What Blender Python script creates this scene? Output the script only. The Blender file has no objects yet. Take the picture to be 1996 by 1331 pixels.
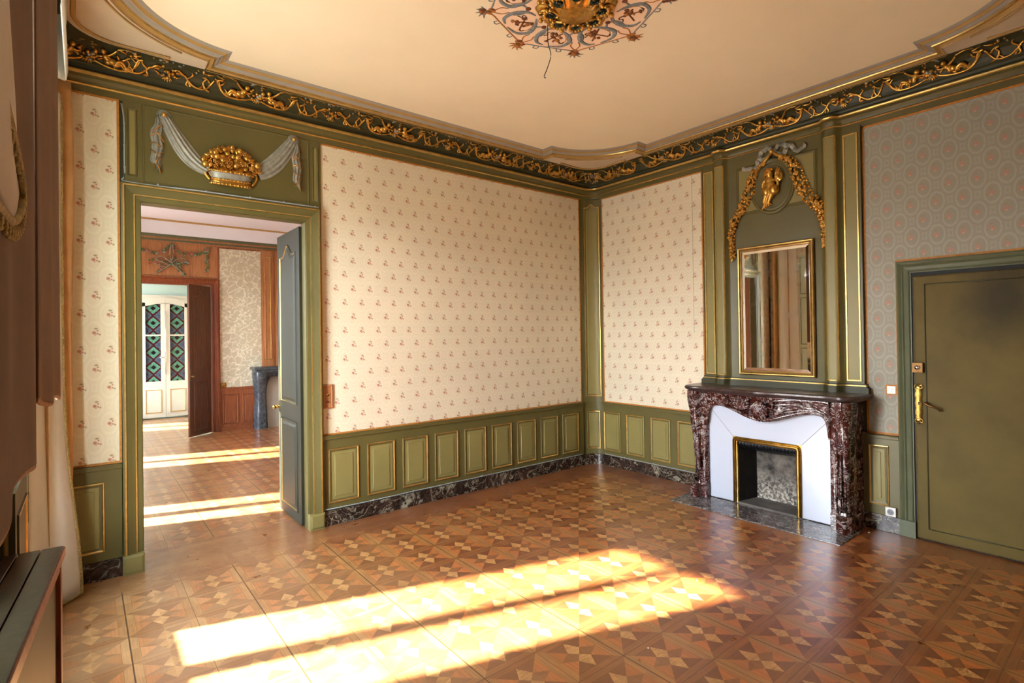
import bpy, bmesh, math, random
from mathutils import Vector, Matrix
PI = math.pi
C = bpy.context.scene.collection
SC = bpy.context.scene
random.seed(7)

# ------------------------------------------------------------------ camera, sky, sun, exposure
def make_camera():
    cd = bpy.data.cameras.new('camera'); co = bpy.data.objects.new('camera', cd); C.objects.link(co)
    yaw, pitch, roll = math.radians(50.98), math.radians(.423), math.radians(-.822)
    F = Vector((math.cos(yaw)*math.cos(pitch), math.sin(yaw)*math.cos(pitch), math.sin(pitch)))
    R0 = Vector((math.sin(yaw), -math.cos(yaw), 0)); U0 = R0.cross(F)
    R = math.cos(roll)*R0 + math.sin(roll)*U0
    U = -math.sin(roll)*R0 + math.cos(roll)*U0
    m = Matrix(((R.x, U.x, -F.x, -4.968), (R.y, U.y, -F.y, -4.526), (R.z, U.z, -F.z, 1.6), (0, 0, 0, 1)))
    co.matrix_world = m
    cd.sensor_width = 36; cd.sensor_fit = 'HORIZONTAL'
    cd.lens = 1032.0/1996*36; cd.clip_start = .01; cd.clip_end = 200
    cd.shift_y = -(665.5-645.556)/1996
    SC.camera = co
make_camera()

SC.view_settings.view_transform = 'Standard'; SC.view_settings.look = 'None'
SC.view_settings.gamma = 1; SC.view_settings.use_curve_mapping = False
SC.view_settings.exposure = 2.10

W = bpy.data.worlds.new('sky'); SC.world = W; W.use_nodes = True
nt = W.node_tree; nt.nodes.clear()
wo = nt.nodes.new('ShaderNodeOutputWorld'); bg = nt.nodes.new('ShaderNodeBackground')
tc = nt.nodes.new('ShaderNodeTexCoord'); sx = nt.nodes.new('ShaderNodeSeparateXYZ'); cr = nt.nodes.new('ShaderNodeValToRGB')
nt.links.new(tc.outputs['Generated'], sx.inputs[0]); nt.links.new(sx.outputs['Z'], cr.inputs[0])
cr.color_ramp.elements[0].position = 0.0; cr.color_ramp.elements[0].color = (.24, .24, .23, 1)
cr.color_ramp.elements[1].position = .12; cr.color_ramp.elements[1].color = (1.25, 1.28, 1.34, 1)
e = cr.color_ramp.elements.new(.6); e.color = (.40, .48, .62, 1)
nt.links.new(cr.outputs[0], bg.inputs['Color']); bg.inputs['Strength'].default_value = 15
nt.links.new(bg.outputs[0], wo.inputs[0])

SUN_EL, SUN_AZ = math.radians(37.8), math.radians(-18.2)
sd = bpy.data.lights.new('sun', 'SUN'); so = bpy.data.objects.new('sun', sd); C.objects.link(so)
sd.energy = 24; sd.angle = math.radians(2.0); sd.color = (1, .98, .94)
dv = Vector((math.cos(SUN_EL)*math.cos(SUN_AZ), math.cos(SUN_EL)*math.sin(SUN_AZ), -math.sin(SUN_EL)))
so.rotation_euler = dv.to_track_quat('-Z', 'Y').to_euler(); so.location = (-9, 1, 6)

X0, X1, Y0, Y1 = -5.24, 0.0, -4.62, 0.0           # the room's inner faces
ZC = 3.60
GX = -5.46                                         # plane of the window glass
WINS = [(-.70, -1.80), (-2.92, -4.02)]             # windows of the room
SALWINS = [(2.06, 1.22), (4.78, 3.80)]             # windows of the room beyond
FARWINS = [(8.25, 7.15)]
WZ0, WZ1 = .52, 2.98
def portal(y0, y1):
    ld = bpy.data.lights.new('daylight_portal', 'AREA'); lo = bpy.data.objects.new('daylight_portal', ld); C.objects.link(lo)
    ld.shape = 'RECTANGLE'; ld.size = abs(y1-y0); ld.size_y = WZ1-WZ0
    ld.cycles.is_portal = True
    lo.location = (GX-.12, (y0+y1)/2, (WZ0+WZ1)/2)
    lo.rotation_euler = Vector((1, 0, 0)).to_track_quat('-Z', 'Z').to_euler()
for a, b in WINS+SALWINS+FARWINS: portal(a, b)

# ------------------------------------------------------------------ materials
def srgb(r, g, b):
    f = lambda c: (c/255/12.92) if c/255 <= .04045 else ((c/255+.055)/1.055)**2.4
    return (f(r), f(g), f(b), 1)
class NT:
    def __init__(s, name):
        s.m = bpy.data.materials.new(name); s.m.use_nodes = True; s.t = s.m.node_tree; s.t.nodes.clear()
        s.out = s.n('ShaderNodeOutputMaterial'); s.b = s.n('ShaderNodeBsdfPrincipled')
        s.l(s.b.outputs[0], s.out.inputs[0])
    def n(s, k): return s.t.nodes.new(k)
    def l(s, a, b): s.t.links.new(a, b)
    def inp(s, sock, v):
        if isinstance(v, (int, float)): sock.default_value = v
        elif isinstance(v, tuple): sock.default_value = v
        else: s.l(v, sock)
    def m_(s, op, a, b=0, c=0, clamp=False):
        k = s.n('ShaderNodeMath'); k.operation = op; k.use_clamp = clamp
        s.inp(k.inputs[0], a); s.inp(k.inputs[1], b); s.inp(k.inputs[2], c); return k.outputs[0]
    def mix(s, f, a, b, mode='MIX'):
        k = s.n('ShaderNodeMix'); k.data_type = 'RGBA'; k.blend_type = mode
        s.inp(k.inputs[0], f); s.inp(k.inputs[6], a); s.inp(k.inputs[7], b); return k.outputs[2]
    def xyz(s):
        k = s.n('ShaderNodeTexCoord'); s.co = k.outputs['Object']; q = s.n('ShaderNodeSeparateXYZ'); s.l(s.co, q.inputs[0]); return q.outputs
    def vec(s, a, b, c):
        k = s.n('ShaderNodeCombineXYZ'); s.inp(k.inputs[0], a); s.inp(k.inputs[1], b); s.inp(k.inputs[2], c); return k.outputs[0]
    def noise(s, v, scale, detail=3, rough=.5, dist=0):
        k = s.n('ShaderNodeTexNoise'); s.l(v, k.inputs['Vector']); k.inputs['Scale'].default_value = scale
        k.inputs['Detail'].default_value = detail; k.inputs['Roughness'].default_value = rough; k.inputs['Distortion'].default_value = dist
        return k.outputs['Fac']
    def ramp(s, f, pts):
        k = s.n('ShaderNodeValToRGB'); s.l(f, k.inputs[0]); e = k.color_ramp.elements
        e[0].position, e[0].color = pts[0]; e[1].position, e[1].color = pts[1]
        for p, c in pts[2:]: q = e.new(p); q.color = c
        return k.outputs[0]
    def rng(s, f, a, b, c=0, d=1):
        k = s.n('ShaderNodeMapRange'); s.l(f, k.inputs[0])
        for i, v in enumerate((a, b, c, d)): k.inputs[i+1].default_value = v
        return k.outputs[0]
    def bump(s, h, strength=.3, dist=.005):
        k = s.n('ShaderNodeBump'); k.inputs['Strength'].default_value = strength; k.inputs['Distance'].default_value = dist
        s.l(h, k.inputs['Height']); s.l(k.outputs[0], s.b.inputs['Normal'])
    def fin(s, col, rough=.5, metal=0, spec=.5):
        s.inp(s.b.inputs['Base Color'], col); s.inp(s.b.inputs['Roughness'], rough); s.inp(s.b.inputs['Metallic'], metal)
        s.b.inputs['Specular IOR Level'].default_value = spec
        return s.m
WHITE = (1, 1, 1, 1)
def paint(name, rgb, rough=.5, var=.12, scale=6, metal=0, spec=.4, bump=0, wear=None):
    s = NT(name); s.xyz()
    n = s.noise(s.co, scale, 4, .6)
    c = srgb(*rgb); d = tuple(v*(1-var*2) for v in c[:3])+(1,)
    col = s.mix(s.rng(n, .3, .7), d, c)
    if wear:
        w = s.noise(s.co, 38, 3, .7)
        col = s.mix(s.rng(w, .68, .74, 0, .7), col, srgb(*wear))
    if bump: s.bump(s.noise(s.co, scale*12, 2), bump, .002)
    return s.fin(col, rough, metal, spec)
M = {}
M['green'] = paint('green_frame_paint', (94, 86, 45), .42, .08, 3, wear=None)
M['green_dark'] = paint('green_dark_paint', (58, 56, 30), .5, .1, 3)
M['green_field'] = paint('green_panel_paint', (132, 121, 70), .45, .06, 3)
M['green_grey'] = paint('grey_green_paint', (92, 97, 72), .4, .1, 4)
M['green_pale'] = paint('pale_green_paint', (190, 200, 178), .4, .05, 4)
M['gilt'] = paint('gilt_line', (212, 174, 100), .35, .16, 20, metal=.8)
M['gilt_relief'] = paint('gilt_relief', (226, 174, 84), .34, .3, 40, metal=.85)
M['gilt_warm'] = paint('gilt_warm', (214, 150, 62), .33, .25, 30, metal=.85)
M['silver'] = paint('silver_grey_relief', (158, 156, 144), .42, .2, 24, metal=.2)
M['ochre'] = paint('ochre_moulding', (176, 140, 80), .55, .1, 8)
M['grey_mould'] = paint('grey_moulding', (158, 150, 138), .6, .06, 8)
M['shutter'] = paint('grey_green_shutter', (128, 134, 104), .4, .05, 4)
M['door_grey'] = paint('dark_grey_green_paint', (44, 45, 33), .5, .12, 4, spec=.25)
M['gilt_old'] = paint('old_gilt_frame', (158, 122, 66), .4, .25, 14, metal=.7)
M['plaster'] = paint('cream_ceiling', (238, 222, 190), .85, .03, 1.5)
M['plaster_white'] = paint('white_plaster', (214, 213, 226), .85, .03, 1.5)
M['spandrel'] = paint('spandrel_plaster', (205, 186, 158), .8, .05, 5)
M['brass'] = paint('polished_brass', (190, 152, 78), .25, .3, 14, metal=1)
M['bronze'] = paint('brown_bronze', (120, 86, 48), .35, .2, 20, metal=.8)
M['steel'] = paint('chrome', (215, 215, 220), .18, .05, 20, metal=1)
M['white_plastic'] = paint('white_plastic', (235, 233, 228), .3, .02, 5)
M['black'] = paint('black_hole', (14, 13, 12), .6, .1, 5)
M['cable'] = paint('grey_cable', (158, 166, 172), .45, .05, 5)
M['dark_wood'] = None
M['glass_dark'] = paint('green_glass_cabochon', (16, 30, 18), .08, .2, 10)
M['paint_grey'] = paint('painted_grey_scroll', (140, 146, 146), .7, .25, 40)
M['paint_ochre'] = paint('painted_ochre_scroll', (190, 120, 50), .6, .25, 40)
M['paint_brown'] = paint('painted_brown_trophy', (122, 66, 30), .6, .3, 40)
M['paint_dark'] = paint('painted_dark_ribbon', (62, 56, 40), .6, .2, 40)
M['paint_pink'] = paint('pale_pink_ground', (240, 208, 176), .85, .03, 4)
M['white_panel'] = paint('white_lacquered_sheet', (192, 199, 214), .16, .01, 2, spec=.6)
M['slate'] = None
M['iron'] = paint('black_cast_iron', (44, 46, 50), .35, .2, 20, metal=.6)
M['orange_border'] = paint('ochre_braid', (196, 128, 52), .6, .18, 40)

def wood(name, a, b, rough=.35, sc=(3, 3, 40), spec=.4, along='z'):
    s = NT(name); x = s.xyz()
    k = {'z': (24, 24, 1.6), 'x': (1.6, 24, 24), 'y': (24, 1.6, 24)}[along]
    v = s.vec(s.m_('MULTIPLY', x[0], k[0]), s.m_('MULTIPLY', x[1], k[1]), s.m_('MULTIPLY', x[2], k[2]))
    n = s.noise(v, 2.2, 5, .6, .6)
    return s.fin(s.mix(s.rng(n, .3, .7), srgb(*a), srgb(*b)), rough, 0, spec)
M['dark_wood'] = wood('dark_varnished_wood', (34, 24, 20), (66, 46, 36), .3)
M['red_wood'] = wood('red_brown_wood', (92, 42, 22), (140, 72, 38), .35)
M['salon_wood'] = wood('orange_brown_boiserie', (140, 90, 54), (178, 122, 78), .4)
M['salon_dado'] = wood('red_brown_boiserie', (108, 58, 36), (142, 82, 50), .35)
M['walnut'] = wood('dark_walnut', (66, 36, 20), (104, 62, 36), .4)

def wallpaper(name, ax, base, ring, dot, x0, z0, leaf=(150, 130, 100), ringamt=.5, sheen=0):
    s = NT(name); x = s.xyz()
    PX, PZ = .156, .246
    u = s.m_('DIVIDE', s.m_('SUBTRACT', x[ax], x0), PX); v = s.m_('DIVIDE', s.m_('SUBTRACT', x[2], z0), PZ)
    # two staggered lattices: take the nearer cell centre
    def lat(ou, ov):
        uu = s.m_('ADD', u, ou); vv = s.m_('ADD', v, ov)
        fu = s.m_('SUBTRACT', uu, s.m_('ROUND', uu)); fv = s.m_('SUBTRACT', vv, s.m_('ROUND', vv))
        px = s.m_('MULTIPLY', fu, PX); pz = s.m_('MULTIPLY', fv, PZ)
        d = s.m_('ADD', s.m_('MULTIPLY', px, px), s.m_('MULTIPLY', s.m_('MULTIPLY', pz, pz), .40))
        return px, pz, d
    ax_, az_, ad = lat(0, 0); bx_, bz_, bd = lat(.5, .5)
    pick = s.m_('LESS_THAN', ad, bd)
    px = s.m_('ADD', s.m_('MULTIPLY', ax_, pick), s.m_('MULTIPLY', bx_, s.m_('SUBTRACT', 1, pick)))
    pz = s.m_('ADD', s.m_('MULTIPLY', az_, pick), s.m_('MULTIPLY', bz_, s.m_('SUBTRACT', 1, pick)))
    dd = s.m_('SQRT', s.m_('MINIMUM', ad, bd))
    rd = s.m_('SUBTRACT', 1, s.m_('SMOOTH_MIN', 1, s.m_('DIVIDE', s.m_('ABSOLUTE', s.m_('SUBTRACT', dd, .044)), .009), .2), 0, True)
    rd2 = s.m_('SUBTRACT', 1, s.m_('DIVIDE', s.m_('ABSOLUTE', s.m_('SUBTRACT', dd, .066)), .008), 0, True)
    fine = s.noise(s.co, 210, 1, .5)
    rr = s.m_('MULTIPLY', s.m_('ADD', s.m_('MAXIMUM', rd, 0), s.m_('MULTIPLY', s.m_('MAXIMUM', rd2, 0), .7)), s.rng(fine, .35, .6, .25, 1), 0, True)
    st = s.noise(s.co, 1.3, 4, .6)
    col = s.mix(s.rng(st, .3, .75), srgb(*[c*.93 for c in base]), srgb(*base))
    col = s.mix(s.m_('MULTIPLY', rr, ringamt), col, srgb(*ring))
    def blob(cx, cz, r, c, amt=1, ex=1):
        nonlocal col
        a = s.m_('MULTIPLY', s.m_('SUBTRACT', px, cx), ex); b = s.m_('SUBTRACT', pz, cz)
        d = s.m_('SQRT', s.m_('ADD', s.m_('MULTIPLY', a, a), s.m_('MULTIPLY', b, b)))
        f = s.m_('MULTIPLY', s.m_('SUBTRACT', 1, s.m_('DIVIDE', d, r), 0, True), 3.0*amt, 0, True)
        col = s.mix(f, col, srgb(*c))
    blob(0, 0, .0135, dot, .75); blob(.018, .014, .008, dot, .5); blob(.018, -.006, .008, dot, .55)
    blob(.010, .028, .009, leaf, .45, .6); blob(.030, -.012, .008, leaf, .5); blob(.006, -.014, .008, (200, 150, 130), .5)
    wv = s.noise(s.vec(s.m_('MULTIPLY', x[ax], 900), s.m_('MULTIPLY', x[2], 300), 0), 1, 1)
    s.bump(s.m_('ADD', s.m_('MULTIPLY', rr, .5), s.m_('MULTIPLY', wv, .25)), .12, .001)
    ro = s.m_('SUBTRACT', .62, s.m_('MULTIPLY', rr, .2))
    return s.fin(col, ro, 0, .35)
M['paper_a'] = wallpaper('floral_silk_back', 0, (222, 210, 182), (236, 228, 206), (176, 122, 100), -3.272, 3.009, ringamt=.35)
M['paper_b'] = wallpaper('floral_silk_right', 1, (221, 209, 182), (237, 230, 208), (176, 124, 104), -.282, 3.05, ringamt=.4)
M['paper_c'] = wallpaper('floral_silk_right_dimmed', 1, (150, 146, 132), (192, 190, 176), (180, 124, 108), -3.152, 2.80, ringamt=.36)  # greyer copy of the right wall silk, dimness and sheen painted in

def salon_paper():
    s = NT('grey_foliage_damask'); s.xyz()
    k = s.n('ShaderNodeTexVoronoi'); k.feature = 'DISTANCE_TO_EDGE'; k.inputs['Scale'].default_value = 9
    n = s.noise(s.co, 6, 2); mp = s.n('ShaderNodeVectorMath'); mp.operation = 'ADD'; s.l(s.co, mp.inputs[0])
    q = s.n('ShaderNodeVectorMath'); q.operation = 'SCALE'; s.l(s.vec(n, n, n), q.inputs[0]); q.inputs['Scale'].default_value = .35
    s.l(q.outputs[0], mp.inputs[1]); s.l(mp.outputs[0], k.inputs['Vector'])
    f = s.rng(k.outputs['Distance'], .05, .12, 1, 0)
    g = s.noise(s.co, 30, 2)
    return s.fin(s.mix(s.m_('MULTIPLY', f, s.rng(g, .3, .6)), srgb(182, 174, 150), srgb(216, 210, 190)), .55, 0, .4)
M['salon_paper'] = salon_paper()
def blue_paper():
    s = NT('pale_blue_paper'); s.xyz()
    k = s.n('ShaderNodeTexVoronoi'); k.inputs['Scale'].default_value = 6; s.l(s.co, k.inputs['Vector']); k.inputs['Randomness'].default_value = .3
    return s.fin(s.mix(s.rng(k.outputs['Distance'], .22, .3, 1, 0), srgb(176, 200, 190), srgb(214, 180, 96)), .8)
M['blue_paper'] = blue_paper()

def marble(name, base, base2, vein, vein2, sc=5, rough=.2, amt=1, fine=1):
    s = NT(name); s.xyz()
    n0 = s.noise(s.co, sc*.8, 3, .6)
    q = s.n('ShaderNodeVectorMath'); q.operation = 'SCALE'; s.l(s.vec(n0, s.noise(s.co, sc*1.1, 2), n0), q.inputs[0]); q.inputs['Scale'].default_value = .55
    mp = s.n('ShaderNodeVectorMath'); mp.operation = 'ADD'; s.l(s.co, mp.inputs[0]); s.l(q.outputs[0], mp.inputs[1])
    a = s.noise(mp.outputs[0], sc, 5, .62, 1.5)
    v1 = s.rng(s.m_('ABSOLUTE', s.m_('SUBTRACT', a, .5)), .0, .022, 1, 0)
    b = s.noise(mp.outputs[0], sc*3.4, 4, .65, 1.0)
    v2 = s.rng(s.m_('ABSOLUTE', s.m_('SUBTRACT', b, .52)), .0, .03, 1, 0)
    p = s.noise(s.co, sc*.9, 3, .6); patch = s.rng(p, .63, .69)
    sp = s.rng(s.noise(mp.outputs[0], sc*6, 3, .7), .62, .68)
    col = s.mix(s.rng(s.noise(s.co, sc*2, 4), .35, .65), srgb(*base), srgb(*base2))
    col = s.mix(s.m_('MULTIPLY', v2, .55*fine), col, srgb(*vein2))
    col = s.mix(s.m_('MULTIPLY', sp, .6*fine), col, srgb(*vein2))
    col = s.mix(s.m_('MULTIPLY', s.m_('MAXIMUM', v1, s.m_('MULTIPLY', patch, s.rng(b, .42, .56))), .85*amt), col, srgb(*vein))
    return s.fin(col, rough, 0, .5)
M['marble_red'] = marble('red_marble', (44, 15, 12), (74, 28, 21), (224, 216, 214), (130, 100, 96), 6.5, .13, .75, .14)
M['marble_shelf'] = marble('dusty_red_marble', (44, 30, 28), (60, 42, 38), (110, 100, 96), (90, 78, 74), 6.5, .28, .5, .6)
M['marble_base'] = marble('brown_black_marble', (30, 22, 18), (52, 34, 28), (176, 170, 148), (104, 90, 76), 4, .25, .8, .8)
M['marble_hearth'] = marble('grey_violet_marble', (66, 68, 72), (92, 78, 76), (190, 190, 188), (140, 136, 134), 5, .14, .9)
M['marble_black'] = marble('black_blue_marble', (40, 46, 52), (62, 70, 78), (130, 140, 146), (92, 100, 108), 8, .25, .6)

def parquet():
    s = NT('star_parquet'); x = s.xyz()
    PX, PY, B = .316, .304, .375
    u = s.m_('ADD', s.m_('DIVIDE', s.m_('SUBTRACT', x[0], -2.733), PX), .5); v = s.m_('ADD', s.m_('DIVIDE', s.m_('SUBTRACT', x[1], -2.655), PY), .5)
    cu = s.m_('FLOOR', u); cv = s.m_('FLOOR', v)
    fx = s.m_('SUBTRACT', s.m_('SUBTRACT', u, cu), .5); fy = s.m_('SUBTRACT', s.m_('SUBTRACT', v, cv), .5)
    ax = s.m_('ABSOLUTE', fx); ay = s.m_('ABSOLUTE', fy)
    sy = s.m_('GREATER_THAN', ay, ax)                      # 1 in the sectors towards +-y
    inner = s.m_('LESS_THAN', s.m_('MAXIMUM', ax, ay), B)
    X = s.m_('DIVIDE', ax, B); Y = s.m_('DIVIDE', ay, B)
    ky = s.m_('LESS_THAN', s.m_('ADD', Y, s.m_('MULTIPLY', X, 1.85)), 1)
    kx = s.m_('LESS_THAN', s.m_('ADD', X, s.m_('MULTIPLY', Y, 1.85)), 1)
    g = lambda f: s.m_('SIGN', f)
    # a number for each piece of wood
    pid = s.m_('ADD', s.m_('ADD', s.m_('MULTIPLY', g(fx), 1.3), s.m_('MULTIPLY', g(fy), 2.9)), s.m_('ADD', s.m_('MULTIPLY', sy, 7.1), s.m_('MULTIPLY', s.m_('ADD', ky, kx), 3.7)))
    wn = s.n('ShaderNodeTexWhiteNoise'); wn.noise_dimensions = '3D'; s.l(s.vec(cu, cv, s.m_('ADD', pid, s.m_('MULTIPLY', inner, 20))), wn.inputs['Vector'])
    rnd = wn.outputs['Value']
    gx = s.noise(s.vec(s.m_('MULTIPLY', x[0], 3), s.m_('MULTIPLY', x[1], 60), s.m_('MULTIPLY', rnd, 30)), 1.6, 4, .6, .8)
    gy = s.noise(s.vec(s.m_('MULTIPLY', x[0], 60), s.m_('MULTIPLY', x[1], 3), s.m_('MULTIPLY', rnd, 30)), 1.6, 4, .6, .8)
    grain = s.m_('ADD', s.m_('MULTIPLY', gy, s.m_('SUBTRACT', 1, sy)), s.m_('MULTIPLY', gx, sy))
    colY = s.mix(ky, srgb(122, 60, 28), srgb(206, 148, 86)); colX = s.mix(kx, srgb(192, 106, 46), srgb(142, 82, 42))
    star = s.mix(sy, colX, colY)
    border = s.mix(sy, srgb(178, 118, 62), srgb(146, 80, 36))
    col = s.mix(inner, border, star)
    # plain boards along the walls and under the doorway
    edge = s.m_('MAXIMUM', s.m_('MULTIPLY', s.m_('GREATER_THAN', x[1], -.33), s.m_('LESS_THAN', x[1], .35)), s.m_('GREATER_THAN', x[0], -.27))
    bd = s.m_('FLOOR', s.m_('MULTIPLY', x[1], 11)); w2 = s.n('ShaderNodeTexWhiteNoise'); w2.noise_dimensions = '3D'
    s.l(s.vec(bd, s.m_('FLOOR', s.m_('MULTIPLY', x[0], 1.5)), 0), w2.inputs['Vector'])
    col = s.mix(edge, col, s.mix(w2.outputs['Value'], srgb(132, 72, 38), srgb(158, 96, 50)))
    col = s.mix(s.m_('MULTIPLY', s.m_('SUBTRACT', 1, rnd), .42), col, s.mix(.5, col, srgb(70, 34, 18)), 'MIX')
    col = s.mix(s.rng(grain, .38, .68, 0, .55), col, srgb(92, 50, 26))
    wearn = s.noise(s.co, .9, 5, .6)
    col = s.mix(s.rng(wearn, .45, .75, 0, .3), col, srgb(178, 136, 92))
    bl = s.m_('MULTIPLY', s.rng(x[0], -2.9, -4.7), s.rng(s.noise(s.co, 2.2, 4, .6), .3, .7, .25, .62))   # window sheen painted in as patchy tan, stronger towards the windows
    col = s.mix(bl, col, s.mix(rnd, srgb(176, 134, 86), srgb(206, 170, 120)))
    # seams: between the bordered squares, and fine ones between the pieces
    e1 = s.m_('GREATER_THAN', s.m_('MAXIMUM', ax, ay), .4935)
    e2 = s.m_('LESS_THAN', s.m_('ABSOLUTE', s.m_('SUBTRACT', s.m_('MAXIMUM', ax, ay), B)), .004)
    bo = s.m_('MODULO', s.m_('ADD', cu, 200), 2)
    big = s.m_('MULTIPLY', s.m_('GREATER_THAN', s.m_('MULTIPLY', fx, s.m_('SUBTRACT', s.m_('MULTIPLY', bo, 2), 1)), .489), 1)
    seam = s.m_('MAXIMUM', s.m_('MULTIPLY', e1, .55), s.m_('MULTIPLY', e2, .35)); seam = s.m_('MAXIMUM', seam, s.m_('MULTIPLY', big, .8))
    seam = s.m_('MULTIPLY', seam, s.m_('SUBTRACT', 1, edge))
    col = s.mix(seam, col, srgb(52, 28, 16))
    sc = s.noise(s.co, 5, 5, .7)
    s.b.inputs['Coat Weight'].default_value = .8; s.b.inputs['Coat Roughness'].default_value = .22
    ro = s.m_('ADD', s.rng(sc, .3, .7, .24, .42), s.m_('MULTIPLY', rnd, .06))
    s.bump(s.m_('SUBTRACT', s.m_('MULTIPLY', grain, .25), seam), .12, .0015)
    return s.fin(col, ro, 0, .5)
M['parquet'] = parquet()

def velvet(name, a, b, rough=.8, trans=0):
    s = NT(name); s.xyz()
    n = s.noise(s.co, 5, 4, .6)
    m = s.fin(s.mix(s.rng(n, .3, .7), srgb(*a), srgb(*b)), rough, 0, .2)
    s.b.inputs['Sheen Weight'].default_value = .1
    if trans:
        t = s.n('ShaderNodeBsdfTranslucent'); t.inputs[0].default_value = srgb(*b); mx = s.n('ShaderNodeMixShader'); mx.inputs[0].default_value = trans
        s.l(s.b.outputs[0], mx.inputs[1]); s.l(t.outputs[0], mx.inputs[2]); s.l(mx.outputs[0], s.out.inputs[0])
    return m
M['curtain_brown'] = velvet('brown_curtain_cloth', (80, 54, 34), (104, 72, 46), .85, .02)
M['curtain_orange'] = velvet('ochre_lining_cloth', (176, 128, 78), (204, 156, 100), .7, .15)
M['curtain_cream'] = velvet('cream_curtain_cloth', (228, 222, 212), (240, 236, 228), .7, .4)
M['braid'] = paint('gold_braid', (186, 160, 96), .6, .3, 90, bump=.6)
M['braid_brown'] = paint('brown_gold_braid', (150, 98, 44), .6, .3, 90, bump=.6)

def baize():
    s = NT('olive_baize'); x = s.xyz()
    n = s.noise(s.co, 3, 4, .6); f = s.noise(s.vec(s.m_('MULTIPLY', x[1], 220), s.m_('MULTIPLY', x[2], 220), 0), 1, 1)
    col = s.mix(s.rng(n, .3, .7), srgb(84, 70, 29), srgb(98, 83, 36))
    # the old dark stain rubbed into the upper middle of the cloth
    a = s.m_('DIVIDE', s.m_('ADD', x[1], 3.82), .22); b = s.m_('DIVIDE', s.m_('SUBTRACT', x[2], 1.80), .32)
    d = s.m_('SQRT', s.m_('ADD', s.m_('MULTIPLY', a, a), s.m_('MULTIPLY', b, b)))
    st = s.m_('MULTIPLY', s.rng(s.m_('ADD', d, s.m_('MULTIPLY', n, .5)), .5, 1.6, 1, 0), .75)
    col = s.mix(st, col, srgb(30, 26, 14))
    s.bump(f, .25, .001)
    return s.fin(col, .65, 0, .3)
M['baize'] = baize()

def soot():
    s = NT('sooty_fireback'); x = s.xyz()
    n = s.noise(s.co, 7, 5, .65); lowz = s.rng(x[2], .02, .30, 1, 0)
    col = s.mix(s.rng(n, .35, .65), srgb(42, 40, 40), srgb(120, 112, 102))
    col = s.mix(s.m_('MULTIPLY', lowz, s.rng(s.noise(s.co, 40, 3, .7), .45, .6)), col, srgb(205, 198, 186))
    return s.fin(col, .9, 0, .2)
M['soot'] = soot()
M['ash'] = paint('ash_grey_stone', (112, 110, 106), .7, .3, 9)
M['soot_dark'] = paint('black_sooty_brick', (30, 28, 26), .85, .3, 14)

def stained():
    s = NT('stained_glass'); x = s.xyz()
    xx = s.m_('SUBTRACT', s.m_('ABSOLUTE', s.m_('ADD', x[0], 3.655)), .205)
    zz = s.m_('SUBTRACT', s.m_('MULTIPLY', s.m_('FRACT', s.m_('DIVIDE', x[2], .30)), .30), .15)
    r = s.m_('ADD', s.m_('ABSOLUTE', xx), s.m_('ABSOLUTE', zz))
    col = s.ramp(r, [(0, srgb(24, 20, 26)), (.045, srgb(24, 20, 26)), (.05, srgb(74, 128, 106)), (.115, srgb(84, 136, 116)), (.122, srgb(60, 16, 24)), (.16, srgb(70, 22, 30)), (.168, srgb(72, 92, 100)), (.24, srgb(60, 70, 92))])
    k = s.n('ShaderNodeTexVoronoi'); k.feature = 'DISTANCE_TO_EDGE'; k.inputs['Scale'].default_value = 22; s.l(s.co, k.inputs['Vector'])
    col = s.mix(s.rng(k.outputs['Distance'], .02, .05, .75, 0), col, srgb(20, 18, 20))
    return s.fin(col, .12, 0, .6)
M['stained'] = stained()
def glass():
    s = NT('window_glass'); 
    t = s.n('ShaderNodeBsdfTransparent'); t.inputs[0].default_value = (.96, .98, .97, 1)
    g = s.n('ShaderNodeBsdfGlossy'); g.inputs['Roughness'].default_value = .02
    f = s.n('ShaderNodeFresnel'); f.inputs[0].default_value = 1.45
    mx = s.n('ShaderNodeMixShader'); s.l(f.outputs[0], mx.inputs[0]); s.l(t.outputs[0], mx.inputs[1]); s.l(g.outputs[0], mx.inputs[2]); s.l(mx.outputs[0], s.out.inputs[0])
    return s.m
M['glass'] = glass()
def mirror():
    s = NT('old_mirror'); x = s.xyz()
    n = s.noise(s.co, 4, 4, .65, 1.2)
    return s.fin((.86, .88, .90, 1), s.rng(n, .5, .75, .015, .10), 1)
M['mirror'] = mirror()

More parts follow.
